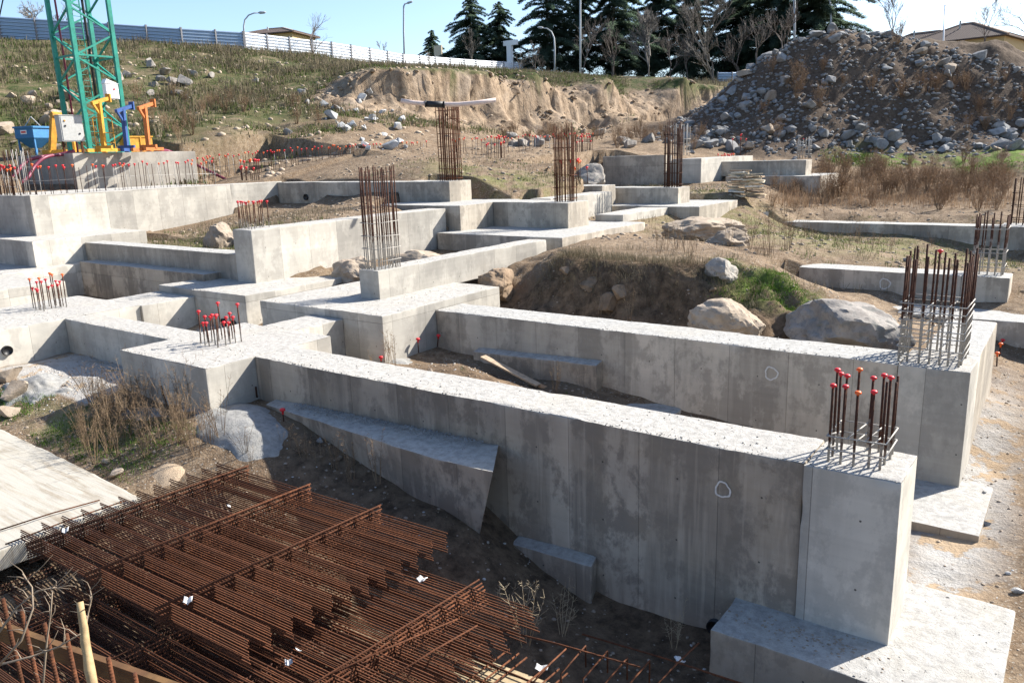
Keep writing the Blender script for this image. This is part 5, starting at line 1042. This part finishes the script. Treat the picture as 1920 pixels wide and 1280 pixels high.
def mossw(cx, cy, rx, ry, k=1): return lambda x, y: np.clip((1.3-np.hypot((x-cx)/rx, (y-cy)/ry))*k+fbm(np.c_[x, y, 0*x]*1.1, 3, 99)*.8, 0, 1)
blades('moss', np.r_[sample(9000, -10.2, -5.2, 18.6, 22.2, mossw(-6.5, 20.2, 1.4, .9)), sample(900, -17.5, -13.5, 6.6, 8.2), sample(400, -20.5, -18.5, 6.6, 7.8)], .03, .13, .012, M_moss, .9, 5, .06)
blades('mossy_bank', sample(14000, -22, 4, 55, 68, lambda x, y: np.clip(.3+fbm(np.c_[x*.3, y*.3, 0*x], 4, 83)*2.4, 0, 1)*np.clip(1.2-seg_dist(x, y, [tuple(W(1640, 285, 61)[:2]), tuple(W(1900, 300, 58)[:2])])/3.4, 0, 1)), .08, .3, .05, M_moss, .9, 6, .2)
blades('mound_grass', np.r_[sample(700, -13.2, -6.5, 18.9, 20.3), sample(700, -13.5, -5.5, 19.6, 22.5, lambda x, y: np.clip(.05+fbm(np.c_[x*.8, y*.8, 0*x], 3, 98)*2, 0, 1))], .12, .38, .008, M_dry, .8, 7, .08)
blades('hollow_grass', np.r_[sample(700, .2, 2.2, 9, 20, lambda x, y: np.clip(fbm(np.c_[x*1.5, y*1.5, 0*x], 3, 94)*3, 0, 1)), sample(250, -12, -6, 11.2, 14.5, lambda x, y: np.clip(fbm(np.c_[x*1.5, y*1.5, 0*x], 3, 96)*3, 0, 1))], .03, .12, .008, M_grn, .8, 8, .05)

# ---------------------------------------------------------------- dry weeds and brush
def weed_me(seed, h, n, mat, r=.006, spread=.35, feather=10, fl=.12, kind=0):
    g = random.Random(seed); m = MB()
    for i in range(n):
        a = g.uniform(0, 2*PI); l = g.uniform(.1, spread); H_ = h*g.uniform(.55, 1); b = Vector((math.cos(a)*.05, math.sin(a)*.05, 0)); t = Vector((math.cos(a)*l*H_, math.sin(a)*l*H_, H_)); md = (b+t)*.5+Vector((g.uniform(-.05, .05), g.uniform(-.05, .05), .05))*h
        pts = [b, md, t]; m.tube(pts, [r, r*.8, r*.35], 3, False)
        for k in range(feather):
            u = g.uniform(.35, 1); s = b.lerp(t, u) if u > .5 else b.lerp(md, u*2); s = (b*(1-u)**2+md*2*u*(1-u)+t*u*u)
            q = g.uniform(0, 2*PI); d = Vector((math.cos(q), math.sin(q), g.uniform(.3, 1.2))).normalized()*fl*h*g.uniform(.4, 1.2)*(1.2-u*.6); m.tube([s, s+d], [r*.5, r*.25], 3, False)
            for w_ in range(4):
                c = s+d*g.uniform(.4, 1.05); z = r*g.uniform(1.2, 2.6); p1 = Vector((g.uniform(-1, 1), g.uniform(-1, 1), g.uniform(-1, 1)))*z; p2 = Vector((g.uniform(-1, 1), g.uniform(-1, 1), g.uniform(-1, 1)))*z; m.add([c, c+p1, c+p2], [(0, 1, 2)])
    return m.me('weed', mat)
WN = [weed_me(10+i, 1.0, 9, M_weed, .0045, .5, 12, .13) for i in range(5)]; WF = [weed_me(40+i, 1.0, 20, M_brush, .0065, .6, 14, .17) for i in range(5)]; WT = [weed_me(60+i, 1.0, 7, M_weed, .0055, .28, 12, .13) for i in range(4)]
M_lw = leafmat('pale_straw_weed', (.36,.29,.19), (.50,.42,.29)); WP = [weed_me(80+i, 1.0, 6, M_lw, .005, .6, 14, .16) for i in range(3)]
def plant(p, h, me, label, group, name='dry_weed', cat='weed', sc=1.0):
    o = obj(name, me, None, tuple(p), (random.uniform(-.08, .08), random.uniform(-.08, .08), random.uniform(0, 6.3)), (h*sc, h*sc, h)); tag(o, label, cat, group)
for i in range(64):
    u = random.gauss(255, 75); v = random.uniform(745, 870); 
    if not 120 < u < 470: continue
    p = hit(u, v)
    if p is not None and p[1] > 6.3: plant(p, random.uniform(.6, 1.25), random.choice(WN), 'tall brown feathery weed in the thicket between the square footing and the pale slab', 'weeds beside the square footing')
for u, v, h, lab in ((245,700,.75,'single pale weed in front of the square footing'),(740,690,1.1,'tall dry weed against the sunny corner of the central footing'),(725,690,.9,'second tall dry weed at the corner of the central footing'),(700,690,.5,'short weed at the corner of the central footing'),(1040,735,.8,'dark dry weed hanging by the second casting ledge'),(655,905,.45,'round dry tuft above the far edge of the meshes'),(470,875,.4,'thin weed tip at the far mesh edge'),(1200,780+0,.3,'')):
    if lab:
        p = hit(u, v)
        if p is not None: plant(p, h, random.choice(WT), lab, None)
for u, v, z, h, lab in ((985,1210,-2.4,1.15,'tall branching pale weed in the dark gap between the meshes and the nearest beam'),(940,1170,-2.4,.7,'smaller bushy weed beside the branching one in the dark gap'),(1055,1190,-2.5,.8,'bare twiggy weed right of the branching one'),(1265,1215,-2.8,.75,'leaning pale weed in front of the bottom right footing slab'),(560,975-60,-1.8,.35,'low weed on dark soil beside the upper mesh stack')):
    plant(at(u, v, z), h, random.choice(WP), lab, None)
for i in range(7):
    x = random.uniform(-12.5, -8.4); plant((x, 8.85, -1.5-(x+12.5)*-.1-.3), random.uniform(.7, 1.0), random.choice(WT), 'thin dark stalk standing against the broken casting ledge', 'stalks against the ledge', cat='weed')
for u, v, h, lab in ((1295,505,.75,'dark weed standing on the mound left of the lichened boulder'),(1180,600,.9,'pale thin weed against the shaded mound face'),(1125,590,.6,'short weed against the shaded mound face'),(930,600,.9,'thin weed at the left end of the mound'),(1445,480,1.7,'tallest dark weed behind the mound'),(1475,470,1.9,'second tallest dark weed behind the mound')):
    p = hit(u, v)
    if p is not None: plant(p, h, random.choice(WT), lab, None)
for i in range(120):
    u = random.uniform(1445, 1890); v = random.gauss(352, 20)
    if v > 398 or v < 300: v = random.uniform(335, 390)
    p = hit(u, v, 20)
    if p is not None: plant(p, random.uniform(.8, 2.2) if u > 1540 else random.uniform(.5, 1.1), random.choice(WF), 'brown bushy weed in the dense brush behind the farthest low beam at right', 'dense brown brush at right')
blades('brush_stalks', np.array([p for p in (hit(random.uniform(1450, 1900), random.uniform(322, 392), 20) for _ in range(900)) if p is not None]), .4, 1.2, .018, M_brush, .35, 9, .45)
for i in range(52):
    u = random.uniform(1230, 1800); v = random.uniform(405, 480); p = hit(u, v, 15)
    if p is not None: plant(p, random.uniform(.4, 1.1), random.choice(WN), 'dry weed on the sandy ground in front of the far low beam', 'weeds before the far low beam')
for i in range(30):
    u = random.choice((random.gauss(1690, 60), random.gauss(1500, 90), random.gauss(1870, 40))); v = random.uniform(130, 262); p = hit(u, v, 40)
    if p is not None: plant(p, random.uniform(.9, 2.4), random.choice(WF), 'russet bush growing on the shaded rubble heap', 'bushes on the rubble heap', cat='bush')
for i in range(46):
    u = random.uniform(940, 1340); v = random.gauss(262, 8); p = hit(u, v, 40)
    if p is not None: plant(p, random.uniform(.8, 1.8), random.choice(WF), 'straw coloured bush along the foot of the earth cliff', 'bushes below the cliff', cat='bush')
for i in range(30):
    u = random.uniform(220, 650); v = random.uniform(180, 275); p = hit(u, v, 35)
    if p is not None: plant(p, random.uniform(.7, 1.7), random.choice(WF+WP), 'straw coloured weed on the grassy slope right of the crane', 'weeds on the grassy slope', cat='weed')
for u, v, h, lab in ((1683,78,2.6,'russet bush on the crest of the rubble heap'),(1560,72,1.2,'low bush on the top of the rubble heap')):
    p = hit(u, v+6, 40)
    if p is not None: plant(p, h, random.choice(WF), lab, None, cat='bush', name='bush')

# ---------------------------------------------------------------- trees
M_bark = plain('grey_bark', (.20,.17,.14), .9, .25, 3); M_barkP = plain('pale_bark', (.13,.115,.10), .9, .2, 3); M_barkR = plain('reddish_bark', (.115,.095,.083), .9, .25, 3)
M_ced = leafmat('conifer_needles', (.09,.145,.10), (.14,.185,.13), (.11,.15,.10), .6, .5)
def conifer(u, v, D, topv, wpx, label, seed, dens=1.0):
    g = np.random.default_rng(seed); b = W(u, v, D); H_ = float((v-topv)/FPX*D)*1.03; Rm = wpx*1.3/FPX*D/2
    e = empty('conifer', tuple(b)); tag(e, label, 'tree', 'dark conifers')
    MB().tube([(0, 0, -1), (0, 0, H_*.5), (0, 0, H_*.98)], [.35, .22, .03], 7).build('trunk', M_bark, e, True)
    V = []; nb = int(120*dens); br = MB()
    for i in range(nb):
        t = (i+g.random())/nb; z = H_*(.06+.93*t**.92); L = Rm*(1-t)**.62*g.uniform(.55, 1.12)+.25; a = g.uniform(0, 2*PI); d = np.array((math.cos(a), math.sin(a), 0)); rise = g.uniform(.0, .28)
        k = max(3, int(L*5)); s = np.linspace(.08, 1, k); C_ = d*(s*L)[:, None]+np.array((0, 0, 1.))*(z+rise*L*s-.38*L*s**2.2)[:, None]
        for c, ss in zip(C_, s):
            m_ = int(18+11*L*(1-.4*ss)); o = g.normal(0, 1, (m_, 3))*np.array((.20, .20, .07))*(L*.33*(1.15-ss*.75)+.12)
            V.append(c+o+np.c_[np.zeros((m_, 2)), -np.abs(g.normal(0, .10, m_))])
        if i % 3 == 0: br.tube([(0, 0, z), tuple(C_[len(C_)//2]), tuple(C_[-1])], [.07, .045, .02], 4, False)
    br.build('branch_wood', M_bark, e)
    P = np.concatenate(V); n = len(P); sz = g.uniform(.08, .21, n)*(D/120)**.3; a = g.uniform(0, 2*PI, n); q = np.c_[np.cos(a), np.sin(a), g.uniform(-.45, .15, n)]*sz[:, None]; s2 = np.c_[-np.sin(a), np.cos(a), g.uniform(-.6, .6, n)]*(sz*.42)[:, None]
    VV = np.stack([P-q*.6-s2*.2, P+s2, P+q, P-s2], 1).reshape(-1, 3); F = np.arange(n)[:, None]*4+np.array([[0, 1, 2, 3]])
    obj('crown', mesh('crown', VV, F, M_ced), e)
conifer(886, 128, 128, 2, 105, 'dark cedar with drooping boughs, leftmost of the large conifers', 1); conifer(938, 130, 132, 14, 90, 'dark cedar beside the leftmost one, slightly lower', 2); conifer(812, 120, 150, 61, 46, 'small lone conifer above the white fence', 3, .6)
conifer(1028, 138, 130, -70, 130, 'tall full conifer left of the pale pole', 4); conifer(1082, 140, 136, -60, 120, 'tall conifer directly behind the pale pole', 5); conifer(1150, 142, 132, -110, 150, 'broad tall conifer right of the pale pole', 6, 1.2)
conifer(1225, 144, 140, -90, 150, 'dark conifer behind the large bare tree', 7); conifer(1300, 150, 142, -90, 160, 'dark conifer between the two bare trees', 8); conifer(1385, 150, 140, -60, 170, 'dark conifer behind the right bare tree', 9, 1.2)
conifer(1455, 130, 132, -130, 170, 'dark conifer left of the rubble crest', 10, 1.2); conifer(1530, 110, 126, -150, 165, 'large cedar with spreading tips at the right end of the tree row', 11, 1.3)
def hedge(u0, u1, v, D, h, label, seed):
    a, b = W(u0, v, D), W(u1, v, D); g = np.random.default_rng(seed); n = 9000; t = g.random(n); P = a+(b-a)*t[:, None]+np.c_[g.normal(0, .8, (n, 2)), np.abs(g.random(n))*h*(.7+.3*np.sin(t*21)+.2*np.sin(t*47))]
    sz = g.uniform(.12, .3, n); q = g.normal(0, 1, (n, 3))*sz[:, None]*.7; s2 = g.normal(0, 1, (n, 3))*sz[:, None]*.5; VV = np.stack([P, P+q, P+q+s2], 1).reshape(-1, 3); F = np.arange(n)[:, None]*3+np.array([[0, 1, 2]])
    o = obj('undergrowth', mesh('undergrowth', VV, F, M_ced)); tag(o, kind='stuff')
hedge(960, 1200, 145, 134, 5, '', 1); hedge(1180, 1460, 152, 136, 6, '', 2)
def bare(u, v, D, topv, label, seed, mat, spread=.5, depth=6, r0_=.16, kids=3, low=.25):
    g = random.Random(seed); b = W(u, v, D); H_ = (v-topv)/FPX*D; e = empty('bare_tree', tuple(b)); tag(e, label, 'tree', 'bare trees'); tr = MB(); cr_ = MB()
    def grow(p, d, L, r, k, m):
        n = 3; pts = [p]; q = p
        for i in range(n): d = (d+Vector((g.gauss(0, .13), g.gauss(0, .13), g.gauss(.03, .08)))).normalized(); q = q+d*L/n; pts.append(q)
        m.tube(pts, [max(r*(1-.4*i/n), .011) for i in range(n+1)], 6 if k > 3 else 4 if k > 1 else 3, False)
        if k == 0: return
        for j in range(kids if k > 1 else kids+1):
            ax = Vector((g.gauss(0, 1), g.gauss(0, 1), g.gauss(0, .5))).normalized(); nd = (d+ax*spread*g.uniform(.6, 1.5)).normalized(); s = pts[g.choice((1, 2, 3))] if j else pts[-1]
            if nd.z < -.05: nd.z *= .2
            grow(s, nd, L*g.uniform(.62, .85), r*.55*(1 if j else 1.15), k-1, cr_)
    t = Vector((g.gauss(0, .05), g.gauss(0, .05), 1)).normalized(); grow(Vector((0, 0, -.5)), t, H_*low+.5, r0_, depth-1, tr)
    zs = max(p[2] for p in cr_.V); sc = H_/zs; 
    o1 = tr.build('trunk', mat, e, True, scale=(1, 1, sc)); o2 = cr_.build('crown', mat, e, scale=(sc**.7, sc**.7, sc))
bare(1216, 146, 112, 8, 'large bare tree with fanning pale branches before the conifers', 3, M_barkP, .42, 7, .12, 3, .10); bare(1340, 166, 108, -4, 'large bare tree with a knotty pale trunk right of the cliff end', 5, M_barkP, .45, 7, .15, 3, .14)
bare(884, 128, 118, 56, 'small pale bare tree in front of the leftmost cedars', 7, M_barkP, .35, 6, .09, 3, .15); bare(1090, 140, 116, 30, 'thin bare tree among the conifers at the pale pole', 8, M_barkR, .45, 6, .10, 3, .25); bare(1290, 150, 118, 60, 'brown bare shrub tree between the two large bare trees', 12, M_barkR, .5, 6, .1, 3, .15)
bare(1462, 108, 100, 10, 'reddish bare tree on the left shoulder of the rubble heap', 9, M_barkR, .5, 6, .12, 3, .2); bare(1420, 130, 112, 20, 'reddish bare tree left of the rubble shoulder', 19, M_barkR, .5, 6, .12, 3, .2)
bare(1682, 82, 100, -14, 'slender bare tree standing above the rubble crest', 10, M_barkR, .33, 6, .09, 3, .22); bare(1842, 98, 95, -8, 'slender bare tree in front of the yellow house', 11, M_barkR, .4, 6, .11, 3, .35); bare(1925, 80, 110, -14, 'bare twiggy crown cut by the right picture edge', 13, M_barkR, .6, 6, .12, 3, .3)
bare(590, 104, 84, 26, 'small dark bare tree in front of the white fence', 14, M_bark, .45, 5, .10, 3, .35); bare(62, 60, 84, 4, 'bare tree behind the bluish fence left of the crane', 15, M_bark, .7, 6, .12, 3, .15); bare(120, 70, 84, 8, 'bare tree behind the bluish fence seen through the crane mast', 16, M_bark, .5, 6, .10, 3, .2)
bare(1150, 145, 118, 40, 'brown bare tree before the broad conifer right of the pole', 31, M_barkR, .45, 6, .1, 3, .15); bare(1255, 148, 118, 50, 'brown bare tree just right of the fanning bare tree', 32, M_barkR, .45, 6, .1, 3, .15); bare(1388, 150, 116, 40, 'brown bare tree right of the knotty pale one', 33, M_barkR, .48, 6, .1, 3, .15); bare(1005, 140, 118, 80, 'low bare shrub left of the curved lamp among the conifers', 34, M_barkR, .5, 6, .08, 3, .12)
bare(720, 108, 95, 76, 'sapling in front of the white fence', 17, M_bark, .3, 5, .05, 3, .2); bare(806, 122, 100, 96, 'small sapling at the white fence below the lone conifer', 18, M_bark, .3, 5, .05, 3, .2); bare(975, 138, 112, 92, 'bare shrub right of the white sign', 20, M_barkP, .5, 5, .07, 3, .15)
